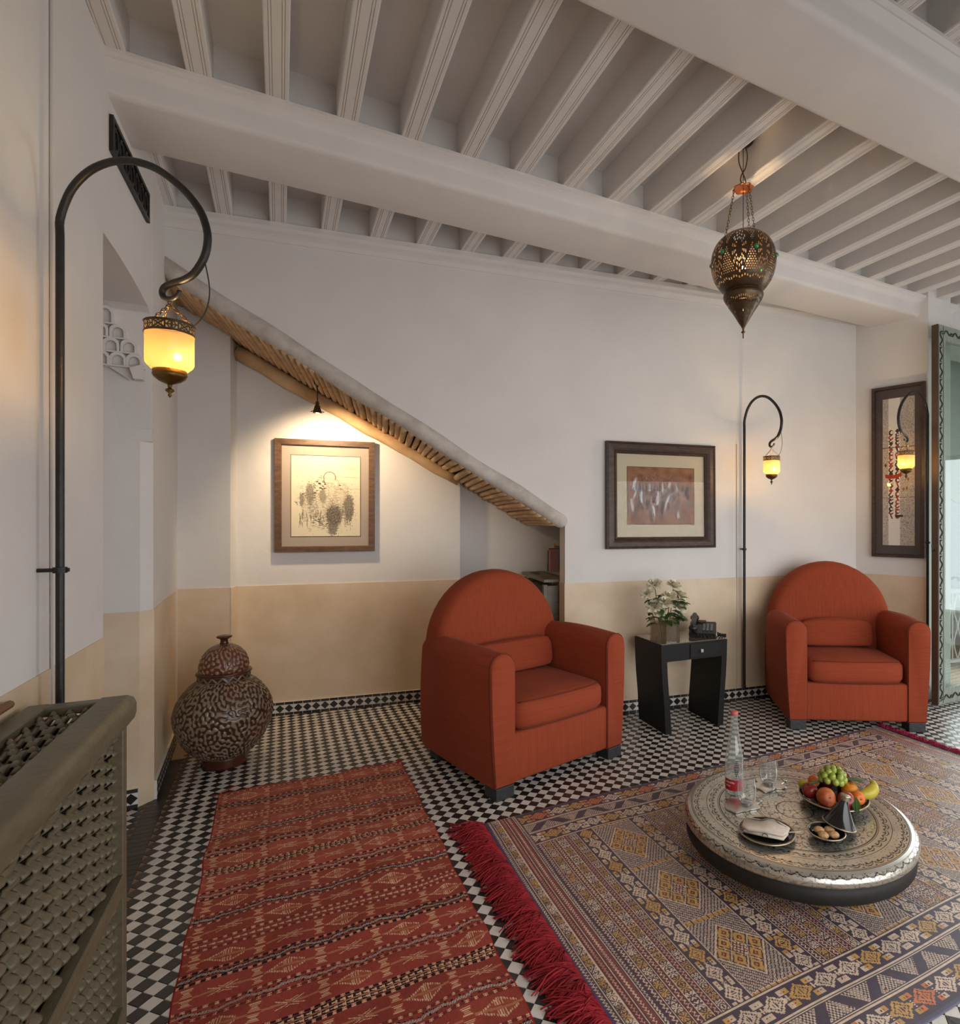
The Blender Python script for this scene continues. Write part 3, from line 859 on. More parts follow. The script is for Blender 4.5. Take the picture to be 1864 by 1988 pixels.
def wall_lamp(loc, psi, dz, label, bulb_dir, bracket_dir, energy=5.0):
    """loc: foot of the pole on plan; psi: plan direction of the crook; bulb_dir: side of the shade the bulb sits on"""
    top = 2.267 + dz
    root = empty('crook_lamp', (loc[0], loc[1], 0.10 + dz * .0), psi, label, 'lamp', 'crook lamps with amber glass shades')
    z0 = -0.10
    pts = [(0, 0, 0.0)] + [(0, 0, .3 * i) for i in range(1, 6)] + [(x, 0, top + z + z0) for x, z in CROOK]
    n = len(pts)
    D_ = dense(pts, 3); rs = [max(.0048, .0098 - (.0045 * max(0, (i / len(D_) - .72)) / .28)) for i in range(len(D_))]
    MB().tube(D_, rs, 10).build('pole', 'iron', root, True)
    MB().lathe([(.0001, 0), (.011, 0), (.013, .01), (.009, .03), (.0001, .03)], 12, (0, 0, 0)).build('foot_cap', 'iron', root, True)
    # wall bracket
    bl = math.cos(bracket_dir - psi), math.sin(bracket_dir - psi)
    mb = MB(); mb.tube([(-bl[0] * .020, -bl[1] * .020, 1.15 + z0 + dz), (bl[0] * .055, bl[1] * .055, 1.15 + z0 + dz)], .0055, 8)
    mb.lathe([(.0001, -.008), (.016, -.008), (.016, .008), (.0001, .008)], 12, (0, 0, 1.15 + z0 + dz)); mb.build('wall_bracket', 'iron', root)
    hx, hz = .325, top - .385 + z0
    sh = empty('lantern', (hx, 0, hz)); sh.parent = root
    zt = -.066; R = .0555
    mb = MB(); mb.tube([(math.cos(a) * .006, 0, math.sin(a) * .008 - .004) for a in [2 * PI * i / 10 for i in range(10)]], .0013, 5, closed=True)
    for k in range(3):
        a = 2 * PI * k / 3 + .6
        chain_links(mb, (0, 0, -.012), (R * .98 * math.cos(a), R * .98 * math.sin(a), zt))
    mb.build('chain', 'old_brass', sh)
    b = pierced_band('pierced_band', R + .0012, zt - .028, zt, 'dark_brass', sh, fn=band_holes)
    mb = MB(); mb.tube([((R + .0016) * math.cos(2 * PI * i / 40), (R + .0016) * math.sin(2 * PI * i / 40), zt) for i in range(40)], .0017, 6, closed=True)
    mb.tube([((R + .0016) * math.cos(2 * PI * i / 40), (R + .0016) * math.sin(2 * PI * i / 40), zt - .028) for i in range(40)], .0017, 6, closed=True)
    mb.build('band_rim', 'dark_brass', sh, True)
    g = MB(); g.lathe([(R - .002, zt - .004), (R - .0005, zt - .020), (R, zt - .032), (R, zt - .105), (R - .003, zt - .112), (R * .70, zt - .126), (R * .64, zt - .128)], 40)
    g.f = [f for f in g.f if len(f) == 4]
    g.build('glass_shade', 'amber_glass', sh, True)
    zb = zt - .126
    MB().lathe([(.0001, zb + .002), (R * .70, zb + .002), (R * .70, zb - .008), (R * .72, zb - .010), (R * .66, zb - .018), (R * .45, zb - .028), (R * .16, zb - .035), (.006, zb - .036), (.004, zb - .046), (.010, zb - .050), (.010, zb - .054), (.003, zb - .060), (.005, zb - .066), (.0001, zb - .072)], 28).build('base_cup', 'old_brass', sh, True)
    bd = bulb_dir - psi
    bc = (math.cos(bd) * .026, math.sin(bd) * .026, zt - .090)
    MB().ball(bc, .010, 12, 8, sz=1.15).build('bulb', 'bulb_glow', sh, True)
    li = bpy.data.lights.new('lamp_light', 'POINT'); li.energy = energy; li.color = (1.0, 0.66, 0.30); li.shadow_soft_size = .016
    lo = bpy.data.objects.new('lamp_light', li); COL.objects.link(lo); lo.parent = sh; lo.location = (bc[0], bc[1], bc[2])
    # flex from the crook to the shade
    MB().tube(dense([(.425, 0, top - .28 + z0), (.440, .0, top - .36 + z0), (.428, 0, top - .42 + z0), (.392, 0, top - .46 + z0), (hx + R * .9, 0, hz + zt - .004)], 4), .0016, 5).build('flex', 'cord_black', root)
    return root
wall_lamp((-1.452, 1.589), math.radians(-5.2), .07, 'black crook lamp with amber glass shade, the nearest, above the woven radiator cover', math.radians(-12), math.atan2(-LI.y, -LI.x), 22.0)
wall_lamp((1.190, 4.365), math.atan2(-FN.y, -FN.x), .0, 'black crook lamp with amber shade on the back wall beside the framed brown painting', math.radians(-70), math.atan2(FN.y, FN.x), 32.0)
wall_lamp((2.573, 4.358), math.radians(-145), .05, 'black crook lamp with amber shade hanging in front of the calligraphy picture', math.radians(-160), math.atan2(-PN.y, -PN.x), 24.0)
# flex cables running down the wall behind the poles
def wall_cable(pts, label, m='cord_paint', r=.004):
    o = MB().tube(pts, r, 6).build('wall_cable', m); tag(o, label, 'cable'); return o
wall_cable([LW(-.500, .005, 3.05), LW(-.500, .005, 2.0), LW(-.497, .005, 1.2), LW(-.495, .007, .3), LW(-.495, .007, 0.0)], 'thin painted cable running down the wall beside the nearest lamp')
wall_cable([T(.128, -.005, 1.95), T(.130, -.005, 1.3), T(.130, -.007, .95), T(.131, -.009, .1), T(.131, -.012, 0.0)], 'thin painted cable running down the wall beside the middle lamp', r=.0035)

# ---- iron fretwork grille high on the left wall
def flat_frame(mb, x0, x1, z0, z1, w, y0, y1):
    for a, b, c, d in ((x0, x1, z0, z0 + w), (x0, x1, z1 - w, z1), (x0, x0 + w, z0 + w, z1 - w), (x1 - w, x1, z0 + w, z1 - w)):
        mb.box(((a + b) / 2, (y0 + y1) / 2, (c + d) / 2), (b - a, abs(y1 - y0), d - c))
gr = empty('vent_grille', LW(.655, 0.002, 2.742), math.atan2(-LDV.y, -LDV.x), 'dark iron fretwork vent grille fixed high on the wall under the beam', 'grille')
mb = MB(); flat_frame(mb, 0, .585, 0, .136, .016, 0, .012); mb.build('grille_frame', 'iron', gr)
MB().box((.2925, .001, .068), (.56, .002, .11)).build('back_plate', 'cord_black', gr)
for i in range(7):
    cx = .055 + i * .079
    for sgn in (1, -1):
        pts = [(cx + sgn * .034 * math.sin(a) * (1 - .25 * a / 5), .006, .068 + sgn * .046 * math.cos(a) * (1 - .3 * a / 5)) for a in [j * .42 for j in range(13)]]
        MB().tube(pts, .0045, 6).build('scroll', 'iron', gr)

# ---- spotlight hanging under the stair
sp = empty('spotlight', T(-2.82, .37, 0), 0, 'small dark metal spotlight hanging from the laths under the stair', 'spotlight')
zt = ztop(-2.82) - .112
mb = MB(); mb.lathe([(.0001, zt + .012), (.020, zt + .012), (.020, zt - .004), (.010, zt - .012), (.004, zt - .03), (.0001, zt - .03)], 14); mb.build('mount', 'dark_brass', sp, True)
MB().tube([(0, 0, zt - .02), (.002, 0, zt - .07), (0, .004, zt - .115)], .004, 8).build('stem', 'dark_brass', sp, True)
mb = MB(); mb.lathe([(.0001, -.010), (.010, -.012), (.013, -.028), (.010, -.034), (.016, -.040), (.030, -.085), (.027, -.088), (.012, -.045), (.0001, -.045)], 8, (0, .004, zt - .105)); mb.build('lamp_head', 'dark_brass', sp)
for k in range(4):
    a = PI / 2 * k + .4
    MB().tube([(.028 * math.cos(a), .004 + .028 * math.sin(a), zt - .180), (.040 * math.cos(a), .004 + .040 * math.sin(a), zt - .186)], .003, 5).build('claw', 'dark_brass', sp)
MB().lathe([(.0001, 0), (.020, 0), (.0001, -.004)], 12, (0, .004, zt - .186)).build('lens', 'bulb_glow', sp)
li = bpy.data.lights.new('spot_beam', 'SPOT'); li.energy = 125; li.color = (1.0, 0.74, 0.45); li.spot_size = math.radians(142); li.spot_blend = 0.75; li.shadow_soft_size = .035
lo = bpy.data.objects.new('spot_beam', li); COL.objects.link(lo)
lo.location = T(-2.82, .36, zt - .20)
tgt = T(-2.72, .80, zt - .66)
lo.rotation_euler = (tgt - lo.location).to_track_quat('-Z', 'Y').to_euler()

# ---- framed pictures
def picture(name, origin, xdir, w, h, fw, fd, frame_mat, card_mat, aw, ah, art, label, tilt=0.0, cat='picture', steps=2):
    """origin: lower left corner on the wall as the room sees it; xdir: plan direction to the right; local -y is the room"""
    r = empty(name, origin, math.atan2(xdir.y, xdir.x), label, cat)
    if tilt: r.rotation_euler = (tilt, 0, math.atan2(xdir.y, xdir.x))
    prof = [(0, 0), (0, -fd), (fw * .12, -fd * 1.08), (fw * .2, -fd * .92), (fw * .55, -fd * 1.0), (fw * .75, -fd * .78), (fw * .8, -fd * .9), (fw, -fd * .62), (fw, 0)] if steps > 1 else [(0, 0), (0, -fd), (fw * .9, -fd), (fw, -fd * .8), (fw, 0)]
    for side in range(4):
        mb = MB()
        vs0, vs1 = [], []
        for a, y in prof:
            if side == 0: p, q = (a, y, a), (w - a, y, a)
            elif side == 1: p, q = (w - a, y, a), (w - a, y, h - a)
            elif side == 2: p, q = (w - a, y, h - a), (a, y, h - a)
            else: p, q = (a, y, h - a), (a, y, a)
            vs0.append(p); vs1.append(q)
        n = len(prof)
        mb.add(vs0 + vs1, [(i, (i + 1) % n, n + (i + 1) % n, n + i) for i in range(n)] + [tuple(range(n)), tuple(range(2 * n - 1, n - 1, -1))])
        auto_smooth(mb.build('frame_side', frame_mat, r), 30)
    MB().box((w / 2, -.006, h / 2), (w - fw * 1.8, .006, h - fw * 1.8)).build('mount_card', card_mat, r)
    ny, nx = art.shape[:2]
    X, Zc = np.meshgrid(np.linspace((w - aw) / 2, (w + aw) / 2, nx + 1), np.linspace((h + ah) / 2, (h - ah) / 2, ny + 1))
    P_ = np.stack([X, np.full_like(X, -.0098), Zc], -1)
    grid_object('art_sheet', P_, art, 'painted_art', r, False)
    mb = MB(); e = .003
    flat_frame(mb, (w - aw) / 2 - e, (w + aw) / 2 + e, (h - ah) / 2 - e, (h + ah) / 2 + e, e * 1.3, -.0090, -.0104); mb.build('art_edge', 'dark_frame_wood', r)
    MB().box((w / 2, -fd * .45, h / 2), (w - fw * 1.7, .0015, h - fw * 1.7)).build('glass_pane', 'picture_glass', r)
    return r
def art_crowd():
    ny, nx = 240, 190
    img = np.zeros((ny, nx, 3)); img[:] = RGB(222, 212, 186)
    Y, X = np.mgrid[0:ny, 0:nx]; x = (X + .5) / nx; y = (Y + .5) / ny
    rng = np.random.default_rng(3)
    n1 = bandnoise(ny, nx, 5, 16, 5, 1.0, .40); n2 = bandnoise(ny, nx, 14, 44, 6, 1.0, .7); n3 = bandnoise(ny, nx, 3, 8, 7)
    r = np.sqrt(((x - .50) / .40) ** 2 + ((y - .59) / .36) ** 2) + .10 * n3
    env = np.clip((1.0 - r) * 4, 0, 1)
    ink = env * np.clip(n1 * .55 + n2 * .30 + .10, 0, 1)
    # pale turbaned heads, darker cloaks below them
    for i in range(26):
        cx = rng.uniform(.20, .82); cy = rng.uniform(.28, .60) + abs(cx - .5) * .22; rr = rng.uniform(.024, .042)
        wob = 1 + .15 * n2
        face = (((x - cx) / rr) ** 2 + ((y - cy) / (rr * 1.15)) ** 2) * wob
        cl = (((x - cx) / (rr * 1.9)) ** 2 + ((y - cy - rr * 3.0) / (rr * 2.8)) ** 2) * wob
        ink = np.where((cl < 1) & (face > 1), np.maximum(ink * .5, rng.uniform(.15, .9) * np.clip(n1 * .45 + .65, .1, 1)), ink)
        ink = np.where(face < 1, .08 + .5 * (n2 > .9), ink)
        ink = np.maximum(ink, np.exp(-((face - 1.3) / .4) ** 2) * .6 * (n2 > -.6))
    for cx, cy, a, b, k in ((.61, .74, .11, .13, .92), (.83, .64, .07, .17, .85), (.27, .47, .05, .13, .75), (.15, .55, .03, .08, .75), (.45, .50, .05, .08, .7), (.60, .88, .07, .10, .8)):
        e = (((x - cx) / a) ** 2 + ((y - cy) / b) ** 2) * (1 + .28 * n2 + .2 * n1)
        ink = np.where(e < 1, np.maximum(ink, k * np.clip(n2 * .12 + .92, 0, 1)), ink)
    for i in range(60):
        cx = rng.uniform(.12, .88); y0 = rng.uniform(.62, .84); L_ = rng.uniform(.05, .16); k = rng.uniform(-.25, .25)
        ink = np.maximum(ink, (np.abs(x - cx - k * (y - y0)) < .006 * (1 - (y - y0) / L_)) * (y > y0) * (y < y0 + L_) * .75)
    q = np.hypot((x - .55), (y - .265) * 1.26)
    ink = np.where((q < .085) & (y < .34), 0, ink); ink = np.maximum(ink, (np.abs(q - .085) < .006) * (y < .29) * .8)
    for i in range(16):
        cx, cy = rng.uniform(.40, .95), rng.uniform(.10, .42)
        ink = np.maximum(ink, np.exp(-(((x - cx) / .10) ** 2 + ((y - cy) / .004) ** 2)) * .4)
    ink = np.clip(ink, 0, 1)[..., None]
    return img * (1 - ink) + RGB(60, 46, 40) * ink
def art_brown():
    ny, nx = 150, 180
    img = np.zeros((ny, nx, 3)); img[:] = RGB(138, 92, 62)
    Y, X = np.mgrid[0:ny, 0:nx]; x = (X + .5) / nx; y = (Y + .5) / ny
    n0 = bandnoise(ny, nx, 2, 9, 21)
    img *= (1 + .14 * n0)[..., None]
    v = bandnoise(ny, nx, 8, 26, 22, 1.0, .30); v2 = bandnoise(ny, nx, 12, 40, 23, 1.0, .4)
    env = np.clip(1.25 - np.abs(y - .55) * 2.6, 0, 1) * np.clip(1.5 - np.abs(x - .5) * 2.6, .3, 1)
    dark = np.clip(v * 1.2, 0, 1) * env; img = img * (1 - dark[..., None] * .9) + RGB(34, 30, 34) * dark[..., None] * .9
    lt = np.clip(v2 * 1.1 - .55, 0, 1) * env; img = img * (1 - lt[..., None]) + RGB(188, 190, 196) * lt[..., None]
    rng = np.random.default_rng(8)
    for i in range(40):
        cx, cy = rng.uniform(.05, .95), rng.uniform(.28, .85); a = rng.uniform(.010, .028); b = rng.uniform(.05, .13); sk = rng.uniform(-.3, .3)
        e = ((x - cx - sk * (y - cy)) / a) ** 2 + ((y - cy) / b) ** 2
        c = (RGB(36, 32, 36), RGB(196, 198, 202), RGB(120, 122, 130), RGB(92, 44, 34))[rng.integers(0, 4)]
        k = np.clip(1.3 - e, 0, 1)[..., None] * .85; img = img * (1 - k) + c * k
    for i in range(12):
        cx = .10 + .80 * i / 11 + rng.uniform(-.02, .02); b = rng.uniform(.08, .15)
        e = (np.abs(x - cx) / .016) + np.clip((y - .40), -1, 0) * -1 / b
        k = ((e < 1) & (y < .42))[..., None] * .85; c = RGB(30, 26, 28) if i % 3 else RGB(186, 186, 188)
        img = img * (1 - k) + c * k
    return np.clip(img, 0, 1)
def art_script():
    ny, nx = 420, 100
    Y, X = np.mgrid[0:ny, 0:nx]; x = (X + .5) / nx; y = (Y + .5) / ny
    img = np.zeros((ny, nx, 3)); img[:] = RGB(200, 190, 176)
    sq = bandnoise(ny, nx, 26, 44, 31); img = np.where((np.abs(sq) < .35)[..., None], RGB(120, 108, 98), img)
    col = (x > .19) & (x < .55); img[col] = RGB(232, 226, 214)
    rng = np.random.default_rng(5)
    pal = [RGB(60, 46, 46), RGB(60, 46, 46), RGB(148, 60, 40), RGB(168, 76, 48), RGB(90, 40, 36)]
    for c0 in (.27, .47):
        yy = .235 if c0 < .4 else .225
        while yy < .80:
            hgt = rng.uniform(.016, .036); c = pal[rng.integers(0, 5)]
            kind = rng.integers(0, 4)
            dx, dy = (x - c0) / .075, (y - yy) / (hgt * .62)
            if kind == 0: m = np.abs(dx) + np.abs(dy) < 1
            elif kind == 1: m = (np.abs(np.hypot(dx, dy) - .75) < .28) & ~((dx > .1) & (dy < 0))
            elif kind == 2: m = (np.abs(dx - .5 * dy) < .35) & (np.abs(dy) < 1)
            else: m = (np.hypot(dx, dy) < 1) & ~(np.hypot(dx - .3, dy + .1) < .55)
            img[m] = c; yy += hgt * .98
    m = (np.abs(y - .535 + .05 * (x - .3) ** 2 * 4) < .013) & (x > .09) & (x < .60); img[m] = RGB(168, 50, 34)
    m = (np.abs(y - .800) < .007) & (x > .40) & (x < .64); img[m] = RGB(64, 50, 50)
    for cx, cy in ((.80, .555), (.66, .62), (.76, .615), (.10, .455)):
        m = (np.abs(x - cx) / .045 + np.abs(y - cy) / .014) < 1; img[m] = RGB(146, 104, 56) if cx > .2 else RGB(108, 62, 44)
    for cy in (.335, .675): img[np.abs(y - cy) < .0022] = RGB(60, 52, 50)
    return img
picture('framed_drawing', T(-3.126, .757, 1.142), FD, .655, .798, .042, .030, 'frame_wood', 'grey_card', .455, .575, art_crowd(), 'framed ink drawing of a crowd, lit by the spotlight under the stair', steps=1)
picture('framed_painting', T(-.945, -.004, 1.166), FD, .868, .756, .082, .040, 'dark_frame_wood', 'cream_card', .535, .410, art_brown(), 'brown abstract painting in a wide dark frame on the white back wall', tilt=-.012)
picture('framed_calligraphy', PW(.135, .001, 1.078), PD, .385, 1.352, .024, .035, 'dark_frame_wood', 'slate_card', .235, 1.165, art_script(), 'tall framed red and black calligraphy behind the hanging lamp', steps=1)

# ---- lidded pottery jar with raised script
def jar():
    r = empty('lidded_jar', (-2.035, 3.235, 0), .5, 'large brown lidded pottery jar covered in raised script, by the pier', 'jar')
    prof = [(.088, 0), (.108, .0), (.112, .012), (.104, .045), (.108, .055), (.150, .085), (.192, .140), (.222, .205), (.237, .270), (.236, .315), (.220, .370), (.190, .420), (.155, .458), (.127, .478)]
    pts = dense([Vector((a, b, 0)) for a, b in prof[4:]], 6)
    rr = np.array([p.x for p in pts]); zz = np.array([p.y for p in pts])
    ny = 190; nx = 420
    arc = np.concatenate([[0], np.cumsum(np.hypot(np.diff(rr), np.diff(zz)))])
    q = np.linspace(0, arc[-1], ny + 1); R_ = np.interp(q, arc, rr); Z_ = np.interp(q, arc, zz)
    def script(ny, nx, seed, f0=58, f1=84):
        n = bandnoise(ny, nx, f0, f1, seed, 1.15, 1.9) + .4 * bandnoise(ny, nx, 14, 30, seed + 1)
        return 1 / (1 + np.exp(-(.9 - np.abs(n)) * 0 - (n - .12) * 7))
    h = script(ny, nx, 40)
    hv = np.zeros((ny + 1, nx + 1)); hv[:ny, :nx] = h; hv[ny] = hv[ny - 1]; hv[:, nx] = hv[:, 0]
    th = np.linspace(0, 2 * PI, nx + 1)
    RR = (R_[:, None] + hv * .0042)
    P_ = np.stack([RR * np.cos(th)[None], RR * np.sin(th)[None], np.repeat(Z_[:, None], nx + 1, 1)], -1)
    c = h[..., None]; col = RGB(62, 38, 27) * (1 - c) + RGB(138, 120, 98) * c
    patch = np.clip(bandnoise(ny, nx, 2, 6, 44) * .4, 0, .5)[..., None] * (1 - c); col = col * (1 - patch) + RGB(96, 44, 28) * patch
    grid_object('body', P_, col, 'relief_pottery', r)
    MB().lathe([(.0001, .0)] + [(a, b) for a, b in prof[:5]] + [(.10, .06), (.0001, .06)], 48).build('foot_ring', 'glazed_brown', r, True)
    # collar with a zigzag
    n2 = 240; m2 = 22
    th = np.linspace(0, 2 * PI, n2 + 1); z = np.linspace(.474, .512, m2 + 1)
    TT, ZZ = np.meshgrid(th, z)
    tcc = (TT[:-1, :-1] + TT[1:, 1:]) / 2; zc = (ZZ[:-1, :-1] + ZZ[1:, 1:]) / 2
    zig = (np.abs((zc - .493) / .014 - tri(tcc / (2 * PI) * 16)) < .45) | (np.abs(zc - .477) < .0018) | (np.abs(zc - .509) < .0018)
    hv = np.zeros_like(TT); hv[:-1, :-1] = zig; hv[:, -1] = hv[:, 0]
    RR = .126 + hv * .003
    col = np.where(zig[..., None], RGB(118, 102, 84), RGB(64, 32, 22))
    grid_object('collar', np.stack([RR * np.cos(TT), RR * np.sin(TT), ZZ], -1), col, 'relief_pottery', r)
    lid = MB().lathe([(.100, .510), (.134, .511), (.137, .517), (.133, .524), (.121, .528), (.110, .530)], 48).build('lid', 'glazed_brown', r, True)
    prof2 = [(.118, .528), (.119, .555), (.113, .585), (.098, .620), (.072, .650), (.040, .668), (.020, .674)]
    pts = dense([Vector((a, b, 0)) for a, b in prof2], 6); rr = np.array([p.x for p in pts]); zz = np.array([p.y for p in pts])
    arc = np.concatenate([[0], np.cumsum(np.hypot(np.diff(rr), np.diff(zz)))]); ny = 80; nx = 300
    q = np.linspace(0, arc[-1], ny + 1); R_ = np.interp(q, arc, rr); Z_ = np.interp(q, arc, zz)
    n = bandnoise(ny, nx, 30, 44, 60, 1.15, 1.5); h = 1 / (1 + np.exp(-(n - .35) * 7))
    hv = np.zeros((ny + 1, nx + 1)); hv[:ny, :nx] = h; hv[ny] = hv[ny - 1]; hv[:, nx] = hv[:, 0]
    th = np.linspace(0, 2 * PI, nx + 1); RR = R_[:, None] + hv * .0035 * (R_[:, None] / .1)
    c = h[..., None]; col = RGB(108, 54, 36) * (1 - c) + RGB(142, 124, 104) * c
    grid_object('dome', np.stack([RR * np.cos(th)[None], RR * np.sin(th)[None], np.repeat(Z_[:, None], nx + 1, 1)], -1), col, 'relief_pottery', lid)
    MB().lathe([(.024, .670), (.019, .682), (.018, .695), (.024, .702), (.038, .708), (.040, .713), (.034, .718), (.0001, .719)], 24).build('knob', 'glazed_brown', lid, True)
jar()

# ---- red kilim runner
def rug_points(nx, ny, w, l, org, ang, seed, amp=.003, z=.0045):
    X, Y = np.meshgrid(np.linspace(0, w, nx + 1), np.linspace(0, l, ny + 1))
    g = bandnoise(ny + 1, nx + 1, 1, 5, seed) * amp
    g2 = bandnoise(ny + 1, nx + 1, 1, 4, seed + 1) * .0035
    X2 = X + g2; Y2 = Y + np.roll(g2, 31, 0)
    Z = z + np.clip(g, -.003, .012)
    Z[0] = Z[-1] = .0006; Z[:, 0] = Z[:, -1] = .0006
    c, s = math.cos(ang), math.sin(ang)
    return np.stack([org[0] + X2 * c + Y2 * s, org[1] + X2 * s - Y2 * c, Z], -1)
def kilim_colors(nx, ny, w, l):
    u, v = np.meshgrid((np.arange(nx) + .5) / nx * w, (np.arange(ny) + .5) / ny * l)
    cream = RGB(206, 168, 138); tan = RGB(168, 108, 78); black = RGB(36, 26, 26); grey = RGB(150, 146, 140)
    img = np.zeros((ny, nx, 3))
    UN = .147
    k = np.floor((v - .035) / UN).astype(int); wv = (v - .035) - k * UN
    rng = np.random.default_rng(2)
    sh = rng.uniform(.80, 1.12, 40); mixv = np.clip(v / 1.3, 0, 1)[..., None]
    base = RGB(166, 92, 74) * (1 - mixv) + RGB(146, 64, 54) * mixv
    img[:] = base * sh[np.clip(k, 0, 39)][..., None] * (1 + .05 * bandnoise(ny, nx, 2, 40, 9, .2, 1.0))[..., None]
    c = .044; dw = wv - c
    motif = wv < .088
    put(img, motif & (np.abs(dw - .003 * np.sin(u * 40)) < .0042), tan)
    # combs and figures along the band
    CP = .172
    ju = np.floor((u - .035 + CP / 4) / CP).astype(int); du0 = (u - .035 + CP / 4) - ju * CP - CP / 4      # comb at 0
    comb = motif & (np.abs(du0) < .015) & (np.abs(dw) > .005) & (np.abs(dw) < .036) & (np.abs(du0) < .006 + .012 * np.abs(np.abs(dw) - .020) / .016)
    put(img, motif & (np.abs(du0) < .016) & (np.abs(dw) < .037), base[motif & (np.abs(du0) < .016) & (np.abs(dw) < .037)] if False else RGB(150, 66, 48))
    put(img, comb & (frac(dw / .006) < .62), cream)
    fu = du0 - CP / 2                                                                                         # figure centre between combs
    dia = motif & ((ju + k) % 2 == 0); star = motif & ((ju + k) % 2 == 1)
    lens = np.abs(fu) / .062 + np.abs(dw) / .034
    put(img, dia & (lens < 1.0) & (np.abs(dw) > .004), (img[dia & (lens < 1.0) & (np.abs(dw) > .004)] * .7 + RGB(178, 100, 72) * .3))
    put(img, dia & (lens > .80) & (lens < 1.02) & (frac(fu / .0068) < .58), cream)
    put(img, dia & (np.abs(fu) < .014) & (np.abs(dw) > .007) & (np.abs(dw) < .026) & (frac(fu / .0072 + .25) < .5), cream)
    a = np.abs(fu); b = np.abs(dw)
    st = (np.abs(b - .42 * a) < .0016) & (a < .036) & (a > .006) | (np.abs(b - .42 * a - .008) < .0014) & (a < .022) & (fu > -.012)
    put(img, star & st, cream)
    # stripe zone
    for cz in (.0965, .1395):
        d2 = wv - cz; on = np.abs(d2) < .0048
        dk = (k * 7 % 5) < 2
        put(img, on & (np.abs(d2) < .0045) & dk, black)
        put(img, on & ~dk & (frac(u / .026) >= .45), (base * .55)[on & ~dk & (frac(u / .026) >= .45)])
        blk = frac(u / .026) < .45
        put(img, on & blk, RGB(140, 60, 46)); put(img, on & blk & ((np.abs(np.abs(d2) - .003) < .0014) | (np.abs(frac(u / .026) - .22) < .05)), cream)
    ty = k % 3
    d3 = wv - .118
    wav = .0045 * np.sin(u * 2 * PI / .13 + k) + .002 * np.sin(u * 2 * PI / .047 + k * 2)
    wz = (ty != 1)
    e = d3 - wav
    fuzz = bandnoise(ny, nx, 30, 90, 17)
    put(img, wz & (np.abs(e) < .0095 + .003 * fuzz) & ((k % 2 == 0) | (fuzz > .8)), black)
    put(img, wz & (np.abs(e) < .0048) & (frac((u + d3 * .8) / .0085) < .72), grey * .9 + cream * .15)
    tz = (ty == 1)
    dbl = tz & (k % 2 == 0)
    put(img, dbl & (np.abs(d3) < .0145), black); put(img, dbl & (np.abs(d3) < .0018), tan)
    f = frac(u / .0215)
    t1 = np.abs(np.abs(d3) - .0082) < .0058 * f
    put(img, dbl & t1 & (f < .9), cream)
    put(img, tz & ~dbl & (np.abs(d3) < .0068 * f) & (f < .92), cream * .92)
    put(img, (u < .004) | (u > w - .004), RGB(150, 36, 34))
    put(img, v < .012, RGB(158, 44, 38))
    return np.clip(img * 1.28, 0, 1)
kilim = empty('kilim_runner', R1[0], 0, 'red striped kilim runner with small cream figures, lying on the tiles', 'rug')
nx, ny = 350, 900
g = grid_object('woven_field', rug_points(nx, ny, R1[1], R1[2], (0, 0), PHI, 70), kilim_colors(nx, ny, R1[1], R1[2]), 'kilim', kilim)
mb = MB(); c_, s_ = math.cos(PHI), math.sin(PHI)
def r1(u, v, z): return (u * c_ + v * s_, u * s_ - v * c_, z)
mb.tube([r1(.0, .0, .006), r1(.015, -.03, .005), r1(.03, -.05, .004), r1(.06, -.075, .003), r1(.075, -.085, .003)], .0022, 5); mb.tube([r1(.0, .0, .006), r1(-.012, -.006, .004), r1(-.03, -.002, .003)], .0022, 5)
mb.build('corner_tassel', 'red_wool', kilim)
mb = MB(); mb.tube([r1(R1[1], 0, .005), r1(R1[1] - .02, -.012, .004), r1(R1[1] + .01, -.02, .003)], .002, 5); mb.build('corner_tassel', 'red_wool', kilim)

